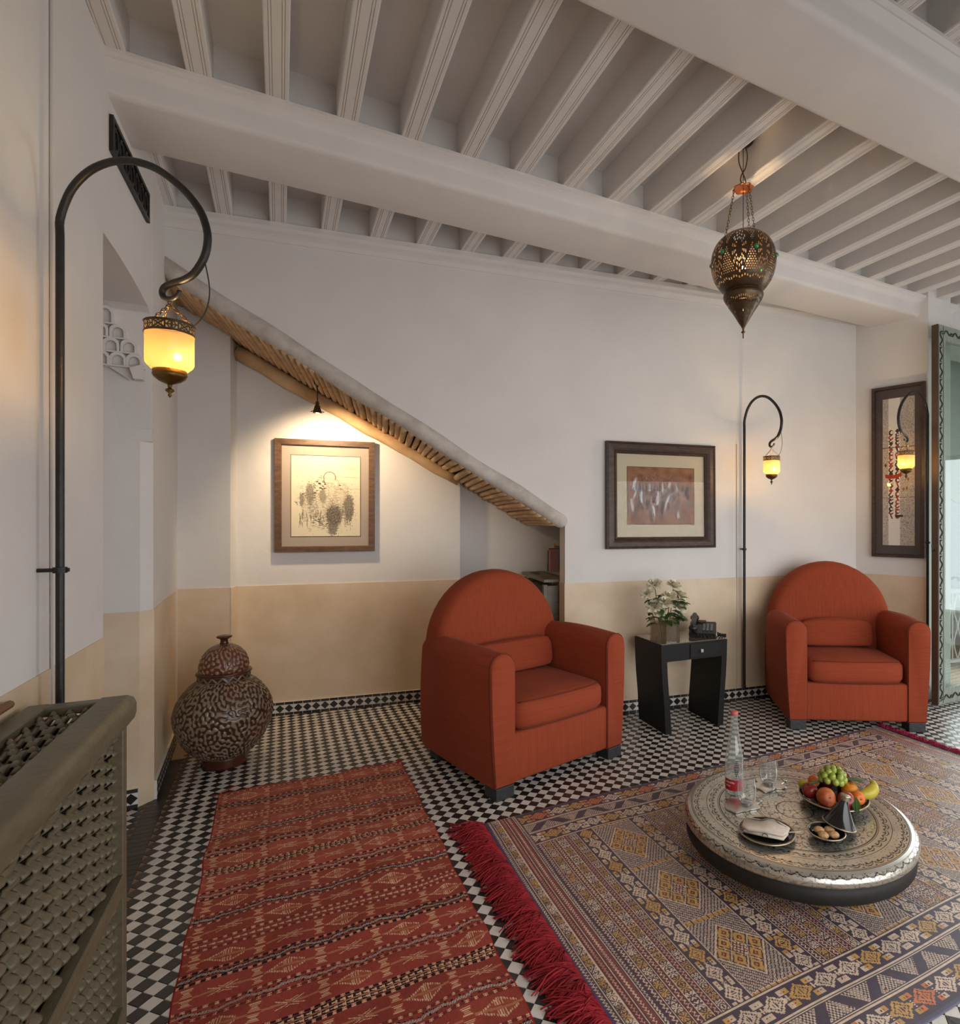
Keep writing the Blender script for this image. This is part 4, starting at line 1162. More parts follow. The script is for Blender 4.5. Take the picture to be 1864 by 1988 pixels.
# ---- big flat-woven carpet with red fringe
def carpet_colors(nx, ny, Lp, Lq):
    p, q = np.meshgrid((np.arange(nx) + .5) / nx * Lp, (np.arange(ny) + .5) / ny * Lq)
    navy = RGB(66, 54, 68); cream = RGB(208, 184, 160); ochre = RGB(190, 146, 80); maroon = RGB(92, 44, 50); pinkc = RGB(196, 140, 122); orange = RGB(196, 112, 60); plum = RGB(70, 42, 56)
    img = np.zeros((ny, nx, 3)); img[:] = navy
    def zig(a, b, M, per, amp, th, col): put(img, M & (np.abs(b - amp * tri(a / per)) < th), col)
    def xrow(a, b, M, c, seed):
        i = np.floor(a / c).astype(int); x = frac(a / c) - .5; y = b / c
        col = np.where((((i * 7 + seed) % 4) < 2)[..., None], cream, ochre)
        cell = M & (np.abs(x) < .45) & (np.abs(y) < .45)
        img[cell] = col[cell]
        put(img, cell & (np.abs(np.abs(x) - np.abs(y)) < .085) & (np.abs(x) > .03), navy)
        put(img, cell & (np.abs(x) < .07) & (np.abs(y) > .22), navy); put(img, cell & (np.abs(y) < .06) & (np.abs(x) > .26), navy)
    def chain(a, b, M, c, seed, hot=False):
        """row of stepped diamonds with little satellites; a along, b across in [-.5,.5] of the row height"""
        i = np.floor(a / c).astype(int); x = (frac(a / c) - .5) * 2; y = b * 2
        sel = (i * 5 + seed) % 3
        colA = np.where((sel == 0)[..., None], ochre, np.where((sel == 1)[..., None], cream, (orange if hot else cream * .92)))
        xs = np.round(x * 9) / 9; ys = np.round(y * 9) / 9
        d = np.abs(xs) * .95 + np.abs(ys)
        m = M & (d < .86); img[m] = colA[m]
        put(img, M & (d < .58) & (d > .47), navy)
        put(img, M & (d < .30) & (frac(x * 5) < .5), navy)
        s1 = np.maximum(np.abs(np.abs(xs) - .86), np.abs(np.abs(ys) - .58))
        m2 = M & (s1 < .20); img[m2] = (colA * .96)[m2]
        put(img, M & (s1 < .08), maroon)
        put(img, M & (np.abs(x) > .93) & (np.abs(y) < .28) & (frac(y * 6) < .6), cream)
    def line(M, b, col=cream, th=.0022): put(img, M & (np.abs(b) < th), col)
    full = np.ones_like(p, bool)
    # end stripes
    end = (p < .150) | (p > Lp - .150)
    pe = np.minimum(p, Lp - p)
    def stripes(M, off, base0, wq):
        seq = [('z', .024), ('x', .036), ('z', .022), ('m', .022), ('x', .036), ('z', .020)]
    for M, x0 in ((end, pe),):
        put(img, M & (x0 < .014), RGB(62, 52, 92))
        zig(q, x0 - .022, M & (np.abs(x0 - .022) < .009), .0125, .0045, .0026, cream)
        line(M, x0 - .034); xrow(q, x0 - .050, M & (np.abs(x0 - .050) < .0145), .027, 1); line(M, x0 - .066)
        put(img, M & (x0 > .070) & (x0 < .092), maroon); zig(q, x0 - .081, M & (np.abs(x0 - .081) < .010), .0125, .0045, .0027, pinkc)
        line(M, x0 - .095); put(img, M & (x0 > .098) & (x0 < .125), RGB(120, 56, 58)); zig(q, x0 - .111, M & (np.abs(x0 - .111) < .011), .0125, .0045, .0027, cream)
        line(M, x0 - .130); zig(q, x0 - .140, M & (np.abs(x0 - .140) < .008), .0125, .004, .0024, cream)
    body = ~end
    # long borders
    qe = np.minimum(q, Lq - q); far = q < Lq / 2
    B = body & (qe < .27)
    put(img, B & (qe < .012), RGB(74, 70, 92))
    chain(p, (qe - .056) / .078, B & (np.abs(qe - .056) < .040), .098, 1, True)
    line(B, qe - .100, cream, .0024); line(B, qe - .106, cream, .0016)
    hz = B & (qe > .112) & (qe < .166)
    cx = frac(p / .105); tr = hz & (np.abs(cx - .5) * .106 < .004 + (np.where(np.floor(p / .105) % 2 == 0, qe - .112, .166 - qe)) * .95)
    put(img, tr, cream * .92)
    put(img, tr & ((frac((p + qe) / .0125) < .26) | (frac((p - qe) / .0125) < .26)), navy)
    line(B, qe - .171, cream, .0016); line(B, qe - .177, cream, .0024)
    chain(p, (qe - .222) / .078, B & (np.abs(qe - .222) < .040), .098, 2)
    line(B, qe - .265, cream, .0022); line(B, qe - .270, cream, .0016)
    # field
    Fm = body & (qe >= .273)
    PER = .53
    a = frac((p - .150) / PER) * PER
    S = Fm & (a < .175)
    x = a
    put(img, S, plum)
    put(img, S & (x > .061) & (x < .083), maroon)
    for zc in (.011, .072, .131):
        zig(q, x - zc, S & (np.abs(x - zc) < .010), .0145, .0055, .0027, cream if zc < .1 else pinkc)
    for zc in (.0225, .0595, .0845, .1195, .1435): line(S, x - zc, cream * .92, .0019)
    xrow(q, x - .041, S & (np.abs(x - .041) < .0155), .030, 0)
    xrow(q, x - .102, S & (np.abs(x - .102) < .0160), .032, 2)
    xrow(q, x - .159, S & (np.abs(x - .159) < .0135), .027, 3)
    x = a
    for c0, sd in ((.216, 0), (.490, 1)):
        chain(q, (x - c0) / .074, Fm & (np.abs(x - c0) < .039), .086, sd)
    line(Fm, x - .1755, cream, .002); line(Fm, x - .2565, cream, .0018); line(Fm, x - .4495, cream, .0018); line(Fm, x - .5290, cream, .002)
    # lozenges
    Z = Fm & (x > .258) & (x < .448)
    QP = (Lq - .546) / 3
    yq = (q - .273) / QP; iy = np.floor(yq).astype(int); yl = (frac(yq) - .5) * QP; xl = (x - .353) * 1.28
    hat = np.abs(xl) / .165 + np.abs(yl) / .165
    put(img, Z, cream * .86)
    put(img, Z & (frac(hat * 9) < .34), navy); put(img, Z & (frac((np.abs(xl) - np.abs(yl)) / .0105) < .30), navy * 1.2)
    loz = np.abs(xl) / .128 + np.abs(yl) / .128
    put(img, Z & (loz < 1.05), navy); put(img, Z & (loz < 1.0), cream); put(img, Z & (loz < .94), ochre)
    r1_ = (xl + yl) / .128; r2_ = (xl - yl) / .128
    cell = .94 * 2 / 3
    u1 = frac((r1_ + .94) / cell) - .5; u2 = frac((r2_ + .94) / cell) - .5
    put(img, Z & (loz < .94) & ((np.abs(np.abs(u1) - .40) < .05) | (np.abs(np.abs(u2) - .40) < .05)) & (frac((r1_ * 3 + r2_)) < .8), navy)
    put(img, Z & (loz < .94) & (np.maximum(np.abs(u1), np.abs(u2)) > .45) & (frac(r1_ * 14) < .5), cream)
    sm = np.maximum(np.abs(u1), np.abs(u2)); put(img, Z & (loz < .92) & (sm < .16), plum); put(img, Z & (loz < .92) & (sm < .08), orange)
    ctr = np.maximum(np.abs(r1_), np.abs(r2_)) < .30
    put(img, Z & ctr, cream); put(img, Z & ctr & ((frac(r1_ * 7) < .35) | (frac(r2_ * 7) < .35)), maroon)
    sepm = Z & (np.abs(np.abs(yl) - QP / 2) < .010); put(img, sepm, ochre * .9); put(img, sepm & (np.abs(np.abs(np.abs(yl) - QP / 2) - .009) < .0014), cream); put(img, sepm & (frac(x / .022) < .18), maroon)
    img *= (1 + .06 * bandnoise(ny, nx, 3, 120, 33))[..., None]
    red = (bandnoise(ny, nx, 20, 160, 35) > 3.0); put(img, red, RGB(132, 34, 40))
    return np.clip(img * 1.2, 0, 1)
carpet = empty('woven_carpet', R2[0], 0, 'big geometric flat-woven carpet with red fringe, under the round table', 'rug')
nx, ny = 900, 500
grid_object('woven_field', rug_points(nx, ny, R2[1], R2[2], (0, 0), R2PHI, 80, .0022), carpet_colors(nx, ny, R2[1], R2[2]), 'carpet_weave', carpet)
def fringe(parent, u0, sgn, n, lmin, lmax, m, name, rad=.0017):
    rng = random.Random(5 if sgn < 0 else 6)
    c2, s2 = math.cos(R2PHI), math.sin(R2PHI)
    V, Fc = [], []
    for i in range(n):
        v = R2[2] * (i + rng.random()) / n
        clump = math.sin(v * 95) * .45 + math.sin(v * 37 + 1) * .35
        L_ = rng.uniform(lmin, lmax) * (1 + .15 * math.sin(v * 41))
        an = clump * .9 + rng.uniform(-.35, .35)
        pts = []
        z0 = .004
        x_, y_ = 0.0, 0.0
        hz = rng.uniform(.004, .020)
        for k in range(6):
            f = k / 5
            pts.append((u0 + sgn * x_, v + y_, max(.002, z0 + hz * math.sin(f * PI) * (1.0 if k < 5 else .2) + .001)))
            an += rng.uniform(-.35, .35)
            x_ += L_ / 5 * math.cos(an * .8); y_ += L_ / 5 * math.sin(an)
        b = len(V)
        for (uu, vv, zz) in pts:
            for (dx, dz) in ((-rad, -rad * .5), (rad, -rad * .5), (0, rad)):
                u_, v_ = uu, vv + dx
                V.append((u_ * c2 + v_ * s2, u_ * s2 - v_ * c2, max(.0006, zz + dz)))
        for k in range(5):
            for e in range(3):
                Fc.append((b + k * 3 + e, b + k * 3 + (e + 1) % 3, b + k * 3 + 3 + (e + 1) % 3, b + k * 3 + 3 + e))
    me = bpy.data.meshes.new(name); me.from_pydata(V, [], Fc)
    o = link_mesh(name, me, m, parent, True); o['kind'] = 'stuff'
    return o
fringe(carpet, 0.004, -1, 2100, .075, .145, 'red_wool', 'fringe', .0025)
fringe(carpet, R2[1] - .004, 1, 1500, .02, .045, 'pink_wool', 'fringe')

# ---- armchairs
def seam(mb, pts, r=.0035): mb.tube(pts, r, 6)
def smoothstep(a, b, x):
    t = min(1, max(0, (x - a) / (b - a))); return t * t * (3 - 2 * t)
def armchair(loc, rz, label, pillow_round, KD=1.0):
    r = empty('armchair', loc, rz, label, 'armchair', 'terracotta armchairs')
    zb = .060; DEPTH = .70 * KD
    def arm(sg):
        rings = []
        ys = [0, .004, .012, .03, .08, .16, .26, .36, .44, .52, .59, .65, .69, .70]
        for y in ys:
            f = y / .70
            e = 1 - .04 * max(0, 1 - y / .012) ** 2 if y < .012 else (1 - .08 * ((y - .65) / .05) ** 2 if y > .65 else 1)
            bul = .036 * math.sin(min(1, f * 1.25) * PI * .75)
            xin = .318 - .012 * f; xo_b = .430 + bul * .3 - .012 * f; xo_t = .456 + bul - .060 * smoothstep(.5, 1, f)
            top = .712 + .018 * math.sin(f * PI) * .6 - .016 * (f ** 3)
            pr = []
            hw_top = (xo_t - xin) / 2; cx_t = (xo_t + xin) / 2
            zc = top - hw_top
            # outer side bottom to top
            for k in range(6):
                a = k / 5; z = zb + (zc - zb) * a
                x = xo_b + (xo_t - xo_b) * math.sin(a * PI / 2) + .012 * math.sin(a * PI) * f
                pr.append((x, z))
            for k in range(1, 9):
                w = PI * k / 8; pr.append((cx_t + hw_top * math.cos(w), zc + hw_top * math.sin(w)))
            for k in range(1, 5):
                a = 1 - k / 4; pr.append((xin, zb + (zc - zb) * a))
            cxm, czm = (xin + xo_b) / 2, .38
            rings.append([Vector((sg * (cxm + (x - cxm) * e), y * KD, czm + (z - czm) * e)) for x, z in pr])
        mb = MB(); mb.loft(rings)
        o = mb.build('arm', 'terracotta_fabric', r); auto_smooth(o, 50)
        loop = rings[2]
        sm = MB(); seam(sm, [Vector((p.x, p.y - .002, p.z)) for p in loop[:18]], .0030); sm.build('arm_seam', 'seam_thread', o, True)
    arm(1); arm(-1)
    # body under the seat
    mb = MB(); mb.rbox((0, .34 * KD, (zb + .305) / 2), (.66, .66 * KD, .305 - zb), .018, seg=3); o = mb.build('seat_base', 'terracotta_fabric_upright', r); auto_smooth(o, 50)
    # seat cushion: puffed box
    def cushion(name, w, d, h, c, mt, M=None, puff=.018, front_bow=.02, nx=16, ny=14, nz=5, parent=r, crown=True):
        def sup(t, e): return math.copysign(abs(t) ** e, t)
        vs, idx = [], {}
        def P_(i, j, k):
            u, v, t = 2 * i / nx - 1, 2 * j / ny - 1, 2 * k / nz - 1
            rr = .86
            x, y, z = u, v, t
            L_ = max(abs(x), abs(y), abs(z)); 
            nrm = (abs(x) ** 9 + abs(y) ** 9 + abs(z) ** 5) ** (1 / 9)
            s = L_ / max(nrm, 1e-6)
            x, y, z = x * s, y * s, z * s
            px_ = x * w / 2; py_ = y * d / 2; pz_ = z * h / 2
            pz_ += (puff * (1 if z > 0 else -.25)) * (1 - u * u) * (1 - v * v) * abs(z)
            py_ -= front_bow * (1 - u * u) * max(0, -v)
            p = Vector((px_, py_, pz_))
            if M is not None: p = M @ p
            return p + Vector(c)
        mb = MB()
        def face(fn, a, b):
            base = [[fn(i, j) for i in range(a + 1)] for j in range(b + 1)]
            vs = [p for row in base for p in row]
            mb.add(vs, [(j * (a + 1) + i, j * (a + 1) + i + 1, (j + 1) * (a + 1) + i + 1, (j + 1) * (a + 1) + i) for j in range(b) for i in range(a)])
        face(lambda i, j: P_(i, j, nz), nx, ny); face(lambda i, j: P_(i, j, 0), nx, ny)
        face(lambda i, k: P_(i, 0, k), nx, nz); face(lambda i, k: P_(i, ny, k), nx, nz)
        face(lambda j, k: P_(0, j, k), ny, nz); face(lambda j, k: P_(nx, j, k), ny, nz)
        me = mb.mesh(name); bm = bmesh.new(); bm.from_mesh(me)
        bmesh.ops.remove_doubles(bm, verts=list(bm.verts), dist=1e-5); bmesh.ops.recalc_face_normals(bm, faces=list(bm.faces)); bm.to_mesh(me); bm.free()
        return link_mesh(name, me, mt, parent, True), P_
    sc, Pf = cushion('seat_cushion', .626, .60 * KD, .150, (0, .300 * KD, .378), 'terracotta_fabric')
    sm = MB()
    for k in (5, 0):
        seam(sm, [Pf(i, 0, k) + Vector((0, -.001, 0)) for i in range(17)], .0032)
    sm.build('cushion_seam', 'seam_thread', sc, True)
    # back: thick half disc, leaning a little
    R = .428; zc = .628
    outl = []
    for k in range(25):
        w = PI * k / 24; outl.append((R * math.cos(w), zc + R * math.sin(w) * 1.0))
    outl += [(-R * .97, .50), (-R * .85, .33), (R * .85, .33), (R * .97, .50)]
    rings = []
    for y, e in ((.455, .86), (.461, .93), (.477, .975), (.505, 1.0), (.57, 1.012), (.62, 1.0), (.648, .97), (.658, .92)):
        rings.append([Vector((x * e, y + (KD - 1) * .68 + .055 * (z - .33), .45 + (z - .45) * e)) for x, z in outl])
    mb = MB(); mb.loft(rings); o = mb.build('backrest', 'terracotta_fabric_upright', r); auto_smooth(o, 60)
    mb = MB(); mb.rbox((0, .62 + (KD - 1) * .68, .40), (.72, .15, .66), .03, seg=3); mb.build('back_panel', 'terracotta_fabric_upright', r)
    # lumbar pillow
    if pillow_round:
        o, _ = cushion('lumbar_pillow', .50, .125, .170, (0.0, .425 + (KD - 1) * .6, .553), 'terracotta_fabric', Matrix.Rotation(-.20, 3, 'X'), puff=.03, front_bow=.025)
    else:
        o, _ = cushion('lumbar_pillow', .600, .11, .175, (0, .432 + (KD - 1) * .6, .552), 'terracotta_fabric', Matrix.Rotation(-.16, 3, 'X'), puff=.012, front_bow=.015)
    for x in (-.375, .375):
        for y in (.055, .60 * KD):
            MB().rbox((x * (1 if y < .3 else .93), y, .031), (.105, .105, .062), .004).build('foot', 'ebonised_foot', r)
    return r
a1 = armchair((-0.118, 3.062, 0), math.radians(42), 'terracotta armchair with rounded back, standing between the jar and the side table', False, 1.15)
a2 = armchair((1.752, 3.735, 0), math.radians(-4), 'terracotta armchair with a plump lumbar pillow, standing below the middle lamp', True)

# ---- black side table
TZ = .572
tb = empty('side_table', (0.469, 3.655, 0), math.radians(24.3), 'black wooden side table with a drawer, between the two armchairs', 'table')
tw, td = .516, .345
def slab_profile(sg):
    out = [(0, TZ - .002), (.002, .50), (.004, .44), (.010, .34), (.024, .18), (.034, .0)]
    inn = [(.078, 0), (.070, .12), (.058, .26), (.050, .36), (.046, .44), (.046, TZ - .002)]
    pts = out + inn
    return [(x if sg < 0 else tw - x, z) for x, z in pts]
for sg in (-1, 1):
    mb = MB(); mb.prism(slab_profile(sg), 0, td, lambda x, y, h: (x, h, y)); mb.build('leg_panel', 'black_wood', tb)
MB().box((tw / 2, .012, TZ - .056), (tw - .09, .024, .108)).build('apron', 'black_wood', tb)
MB().box((tw / 2, td - .012, TZ - .056), (tw - .09, .024, .108)).build('apron', 'black_wood', tb)
dr = MB().rbox((.335, -.002, TZ - .055), (.235, .010, .090), .002).build('drawer', 'black_wood', tb)
MB().rbox((.300, -.014, TZ - .056), (.020, .020, .022), .003).build('knob', 'chrome_knob', dr)
MB().box((tw / 2, td / 2, TZ - .008), (tw - .004, td - .004, .014)).build('top_board', 'black_wood', tb)
MB().box((tw / 2, td / 2, TZ + .001), (tw - .016, td - .016, .006)).build('glass_top', 'table_glass_top', tb)
TOPZ = TZ + .0045

# ---- glass vase with roses
vase = empty('rose_vase', (0.515, 3.815, TOPZ), math.radians(20), 'faceted smoky glass vase of white roses on the black side table', 'vase')
def vase_wall(s, z0, z1, scal):
    n = 48; rings = []
    for j in range(7):
        f = j / 6; ring = []
        for i in range(n):
            w = 2 * PI * i / n
            k8 = math.cos(PI / 8) / math.cos(((w + PI / 8) % (PI / 4)) - PI / 8)
            big = 1.0 + .05 * abs(math.cos(2 * w))
            zt = z1 - scal * abs(math.sin(4 * w)) ** 1.2
            ring.append(Vector((s * k8 * big * math.cos(w), s * k8 * big * math.sin(w), z0 + (zt - z0) * f)))
        rings.append(ring)
    return rings
mb = MB(); mb.loft(vase_wall(.088, .0, .158, .030), cap=False); mb.build('glass_wall', 'smoky_glass', vase)
mb = MB(); mb.loft([[v for v in ring] for ring in vase_wall(.082, .010, .105, .0)], cap=True); mb.build('water', 'smoky_glass', vase)
mb = MB(); mb.loft(vase_wall(.086, .0, .010, .0)); mb.build('glass_base', 'smoky_glass', vase)
def petal(mb, c, M, w, l, curl):
    n, m = 5, 4; vs = []
    for j in range(m + 1):
        f = j / m
        for i in range(n + 1):
            g = 2 * i / n - 1
            x = g * w * math.sin(min(1, f * 1.15 + .12) * PI * .62); z = l * f; y = -curl * f * f * l + .35 * w * g * g * (1 - .4 * f)
            vs.append(M @ Vector((x, y, z)) + c)
    mb.add(vs, [(j * (n + 1) + i, j * (n + 1) + i + 1, (j + 1) * (n + 1) + i + 1, (j + 1) * (n + 1) + i) for j in range(m) for i in range(n)])
def rose(parent, c, dirv, s):
    c = Vector(c); q = Vector(dirv).to_track_quat('Z', 'Y').to_matrix()
    mb = MB()
    for ringi, (n, tilt, l, w) in enumerate(((4, .10, .85, .36), (5, .35, .95, .45), (6, .70, 1.0, .50), (7, 1.05, 1.05, .50))):
        for k in range(n):
            a = 2 * PI * k / n + ringi * .5
            M = q @ Matrix.Rotation(a, 3, 'Z') @ Matrix.Rotation(tilt, 3, 'X')
            petal(mb, c + M @ Vector((0, -.05 * s, 0)), M, w * s * .8, l * s, .15 + .25 * ringi / 3)
    return mb.build('rose', 'rose_petal', parent, True)
def leaf(mb, base, tip, w, droop=.2, fold=.25):
    base, tip = Vector(base), Vector(tip); t = tip - base; L_ = t.length; t.normalize()
    side = t.cross(Vector((0, 0, 1)));  side = side.normalized() if side.length > 1e-4 else Vector((1, 0, 0)); up = side.cross(t)
    vs = []
    for j in range(6):
        f = j / 5; ww = w * math.sin(PI * min(1, f * .92 + .06)) ** .8
        c = base + t * L_ * f - Vector((0, 0, 1)) * droop * L_ * f * f
        for g in (-1, 0, 1): vs.append(c + side * ww * g + up * (fold * ww * abs(g)))
    mb.add(vs, [(j * 3 + i, j * 3 + i + 1, j * 3 + i + 4, j * 3 + i + 3) for j in range(5) for i in range(2)])
ROSES = [(-.070, .0, .345, -.3), (-.118, .01, .290, -.5), (.070, .02, .330, .2), (.030, .0, .262, .0), (.108, .02, .270, .5), (-.024, -.05, .235, -.1), (.062, -.06, .205, .3), (-.090, -.04, .215, -.4), (-.062, -.06, .180, -.3)]
for i, (x, y, z, lean) in enumerate(ROSES):
    rose(vase, (x, y, z), (lean, -.45, .85), .047 if i not in (1, 8) else .036)
    MB().tube(dense([(x * .3, y * .3, .03), (x * .55, y * .6, .12), (x * .9, y * .95, z - .05), (x, y, z)], 3), .0026, 6).build('stem', 'stem_green', vase, True)
rl = random.Random(4)
for i in range(64):
    a = rl.uniform(0, 2 * PI); rr = rl.uniform(.02, .105); z = rl.uniform(.125, .28)
    if i < 14: z = rl.uniform(.11, .16); rr = rl.uniform(.07, .10)
    b = Vector((rr * math.cos(a), rr * math.sin(a), z)); L_ = rl.uniform(.045, .075)
    d = Vector((math.cos(a + rl.uniform(-.8, .8)), math.sin(a + rl.uniform(-.8, .8)), rl.uniform(-.35, .5))).normalized()
    mb = MB(); leaf(mb, b, b + d * L_, L_ * .36, .25); mb.build('leaf', 'leaf_green', vase, True)

# ---- telephone
ph = empty('telephone', (0.800, 3.990, TOPZ), math.radians(-14), 'black push-button desk telephone with coiled cord on the side table', 'telephone')
mb = MB(); mb.prism([(-.085, 0), (.085, 0), (.088, .022), (.060, .034), (-.070, .070), (-.088, .060)], -.078, .078, lambda x, y, h: (h, x * -1, y)); o = mb.build('body', 'phone_plastic', ph)
bm = bmesh.new(); bm.from_mesh(o.data); bmesh.ops.bevel(bm, geom=list(bm.edges), offset=.005, segments=2, affect='EDGES'); bm.to_mesh(o.data); bm.free(); auto_smooth(o, 40)
sl = math.atan2(.036, .13)
for i in range(3):
    for j in range(4):
        x = .008 + i * .022; y = -.050 + j * .022
        z = .034 + (y + .060) * .036 / .13 + .004
        MB().rbox((x, y, z), (.014, .012, .007), .002, Matrix.Rotation(sl, 3, 'X')).build('key', 'phone_key', ph)
hs = MB()
pts = dense([(-.052, -.092, .060), (-.052, -.06, .074), (-.052, 0, .088), (-.052, .06, .104), (-.052, .088, .104)], 4)
hs.tube(pts, [.014] * 2 + [.0155] * (len(pts) - 4) + [.014] * 2, 10)
hs.ball((-.052, -.078, .052), .027, 12, 8, sz=.8); hs.ball((-.052, .076, .088), .027, 12, 8, sz=.8)
hs.build('handset', 'phone_plastic', ph, True)
mb = MB(); cp = []
path = dense([(-.05, -.095, .045), (-.02, -.125, .022), (.05, -.130, .014), (.115, -.105, .014), (.135, -.06, .014), (.10, -.045, .014), (.088, -.05, .02)], 18)
for i, p in enumerate(path):
    a = i * 1.25; cp.append(p + Vector((math.cos(a) * .0, math.cos(a) * .008, math.sin(a) * .008)))
mb.tube(cp, .0030, 5); mb.build('coiled_cord', 'phone_dark', ph, True)
MB().box((-.012, .050, .0725), (.060, .030, .002), Matrix.Rotation(sl, 3, 'X')).build('display', 'phone_dark', ph)

ph.scale = (1.15, 1.15, 1.15); vase.scale = (1.08, 1.08, 1.05)

# ---- round engraved metal table
TC = Vector((0.832, 2.312, 0)); TR = .438; TT_ = .200
ct = empty('round_table', TC, 0.3, 'low round table with an engraved metal top on the carpet', 'table')
def engraved_top():
    nr, nt = 190, 560
    pr = [(.0005, TT_), (TR - .030, TT_), (TR - .016, TT_ - .004), (TR - .005, TT_ - .013), (TR, TT_ - .026), (TR - .002, TT_ - .040), (TR - .008, TT_ - .047)]
    rr = np.array([a for a, b in pr]); zz = np.array([b for a, b in pr])
    arc = np.concatenate([[0], np.cumsum(np.hypot(np.diff(rr), np.diff(zz)))]); q = np.linspace(0, arc[-1], nr + 1)
    R_ = np.interp(q, arc, rr); Z_ = np.interp(q, arc, zz)
    th = np.linspace(0, 2 * PI, nt + 1)
    P_ = np.stack([R_[:, None] * np.cos(th)[None], R_[:, None] * np.sin(th)[None], np.repeat(Z_[:, None], nt + 1, 1)], -1)
    qc = ((q[:-1] + q[1:]) / 2)[:, None] * np.ones((1, nt)); tc = ((th[:-1] + th[1:]) / 2)[None] * np.ones((nr, 1))
    cut = np.zeros((nr, nt))
    def ring(r0, w=.0016): np.maximum(cut, (np.abs(qc - r0) < w) * 1.0, out=cut)
    for r0 in (.408, .402, .345, .300, .294, .215, .150, .144, .07): ring(r0)
    def scallop(r0, n, a, w=.0020, up=1):
        x = frac(tc / (2 * PI) * n) * 2 - 1
        np.maximum(cut, (np.abs(qc - r0 - up * a * np.sqrt(np.clip(1 - x * x, 0, 1))) < w) * 1.0, out=cut)
    scallop(.372, 46, .022); scallop(.372, 46, .012); scallop(.312, 40, .022); scallop(.312, 40, .012, up=1); scallop(.225, 30, .03); scallop(.16, 22, .03); scallop(.418, 60, .018)
    x = frac(tc / (2 * PI) * 46) - .5; np.maximum(cut, (np.hypot(x * .052, qc - .378) < .0036) * 1.0, out=cut)
    x = frac(tc / (2 * PI) * 46 + .5) - .5; np.maximum(cut, (np.hypot(x * .052, qc - .396) < .0030) * 1.0, out=cut)
    x = frac(tc / (2 * PI) * 40) - .5; np.maximum(cut, (np.hypot(x * .048, qc - .318) < .0034) * 1.0, out=cut)
    # arabesque worked out on a flat sheet and sampled in polar form
    N_ = 512
    fl = bandnoise(N_, N_, 24, 38, 90)
    ix = ((qc * np.cos(tc) / .46 + 1) / 2 * (N_ - 1)).astype(int).clip(0, N_ - 1); iy = ((qc * np.sin(tc) / .46 + 1) / 2 * (N_ - 1)).astype(int).clip(0, N_ - 1)
    ara = np.abs(fl[iy, ix]) < .30
    np.maximum(cut, ara * .8 * ((qc < .290) & (np.abs(qc - .18) > .012)), out=cut)
    np.maximum(cut, (np.abs(fl[iy, ix] - .1) < .16) * .6 * ((qc > .348) & (qc < .370)), out=cut)
    np.maximum(cut, (np.abs(fl[iy, ix]) < .3) * .5 * (qc > .424), out=cut)
    base = RGB(206, 200, 188); dark = RGB(86, 80, 74)
    sm = bandnoise(N_, N_, 2, 8, 91)[iy, ix] * .05
    col = (base * (1 + sm)[..., None]) * (1 - cut[..., None]) + dark * cut[..., None]
    grid_object('engraved_top', P_, col, 'engraved_metal', ct)
engraved_top()
MB().lathe([(.0001, TT_ - .012), (TR - .03, TT_ - .012), (TR - .020, TT_ - .047), (TR - .008, TT_ - .049), (TR - .010, .100), (TR - .020, .090), (.0001, .090)], 96).build('drum', 'drum_wood', ct, True)
for k in range(4):
    a = PI / 2 * k
    MB().lathe([(.0001, .010), (.045, .010), (.045, .091), (.0001, .091)], 16, (.26 * math.cos(a), .26 * math.sin(a), -.002)).build('foot', 'drum_wood', ct)
def coaster(loc, rz, label, seed, mirror=1):
    r = empty('splash_coaster', loc, rz, label, 'coaster', 'polished metal splash coasters')
    rng = random.Random(seed); n = 72; out = []
    for i in range(n):
        w = 2 * PI * i / n
        rad = .058 + .011 * math.cos(3 * w + 1.2) + .008 * math.cos(5 * w + seed)
        rad += .040 * math.exp(-((((w - .25) + PI) % (2 * PI) - PI) / .16) ** 2) + .024 * math.exp(-((((w - 4.2) + PI) % (2 * PI) - PI) / .25) ** 2) + .018 * math.exp(-((((w - 3.0) + PI) % (2 * PI) - PI) / .3) ** 2)
        out.append((rad * math.cos(w), rad * math.sin(w) * mirror))
    rings = []
    for e, z in ((.985, .0), (1.0, .0022), (.992, .0044), (.965, .0056)):
        rings.append([Vector((x * e, y * e, z)) for x, y in out])
    mb = MB(); mb.loft(rings); auto_smooth(mb.build('plate', 'polished_metal', r), 30)
    MB().ball((.088, .036 * mirror, .0036), .0095, 12, 8, sz=.38, sx=1.1).build('droplet', 'polished_metal', r, True)
    return r
ZT = TT_ + .0012
c1 = coaster((0.625, 2.345, ZT), .0, 'polished metal splash coaster nearer the napkin plate, under a water glass', 1)
c2 = coaster((0.792, 2.525, ZT), .05, 'polished metal splash coaster farther from the napkin plate, under a water glass', 2)
def tumbler(loc, label):
    r = empty('water_glass', loc, 0, label, 'glass', 'stemless water glasses')
    pf_ = dense([Vector((a, b, 0)) for a, b in [(.021, .002), (.026, .006), (.033, .020), (.0375, .045), (.0372, .068), (.034, .090), (.0315, .106)]], 4)
    mb = MB(); mb.lathe([(p.x, p.y) for p in pf_], 44); mb.f = [f for f in mb.f if len(f) == 4]
    mb.tube([(.0315 * math.cos(2 * PI * k / 40), .0315 * math.sin(2 * PI * k / 40), .106) for k in range(40)], .0009, 5, closed=True)
    mb.build('bowl', 'clear_glass', r, True)
    MB().lathe([(.0001, .0), (.023, .0), (.024, .003), (.022, .010), (.0001, .011)], 32).build('base', 'clear_glass', r, True)
    return r
tumbler((0.650, 2.352, ZT + .0058), 'stemless water glass nearer the napkin plate, on a splash coaster')
tumbler((0.795, 2.530, ZT + .0058), 'stemless water glass standing behind the bottle, on a splash coaster')
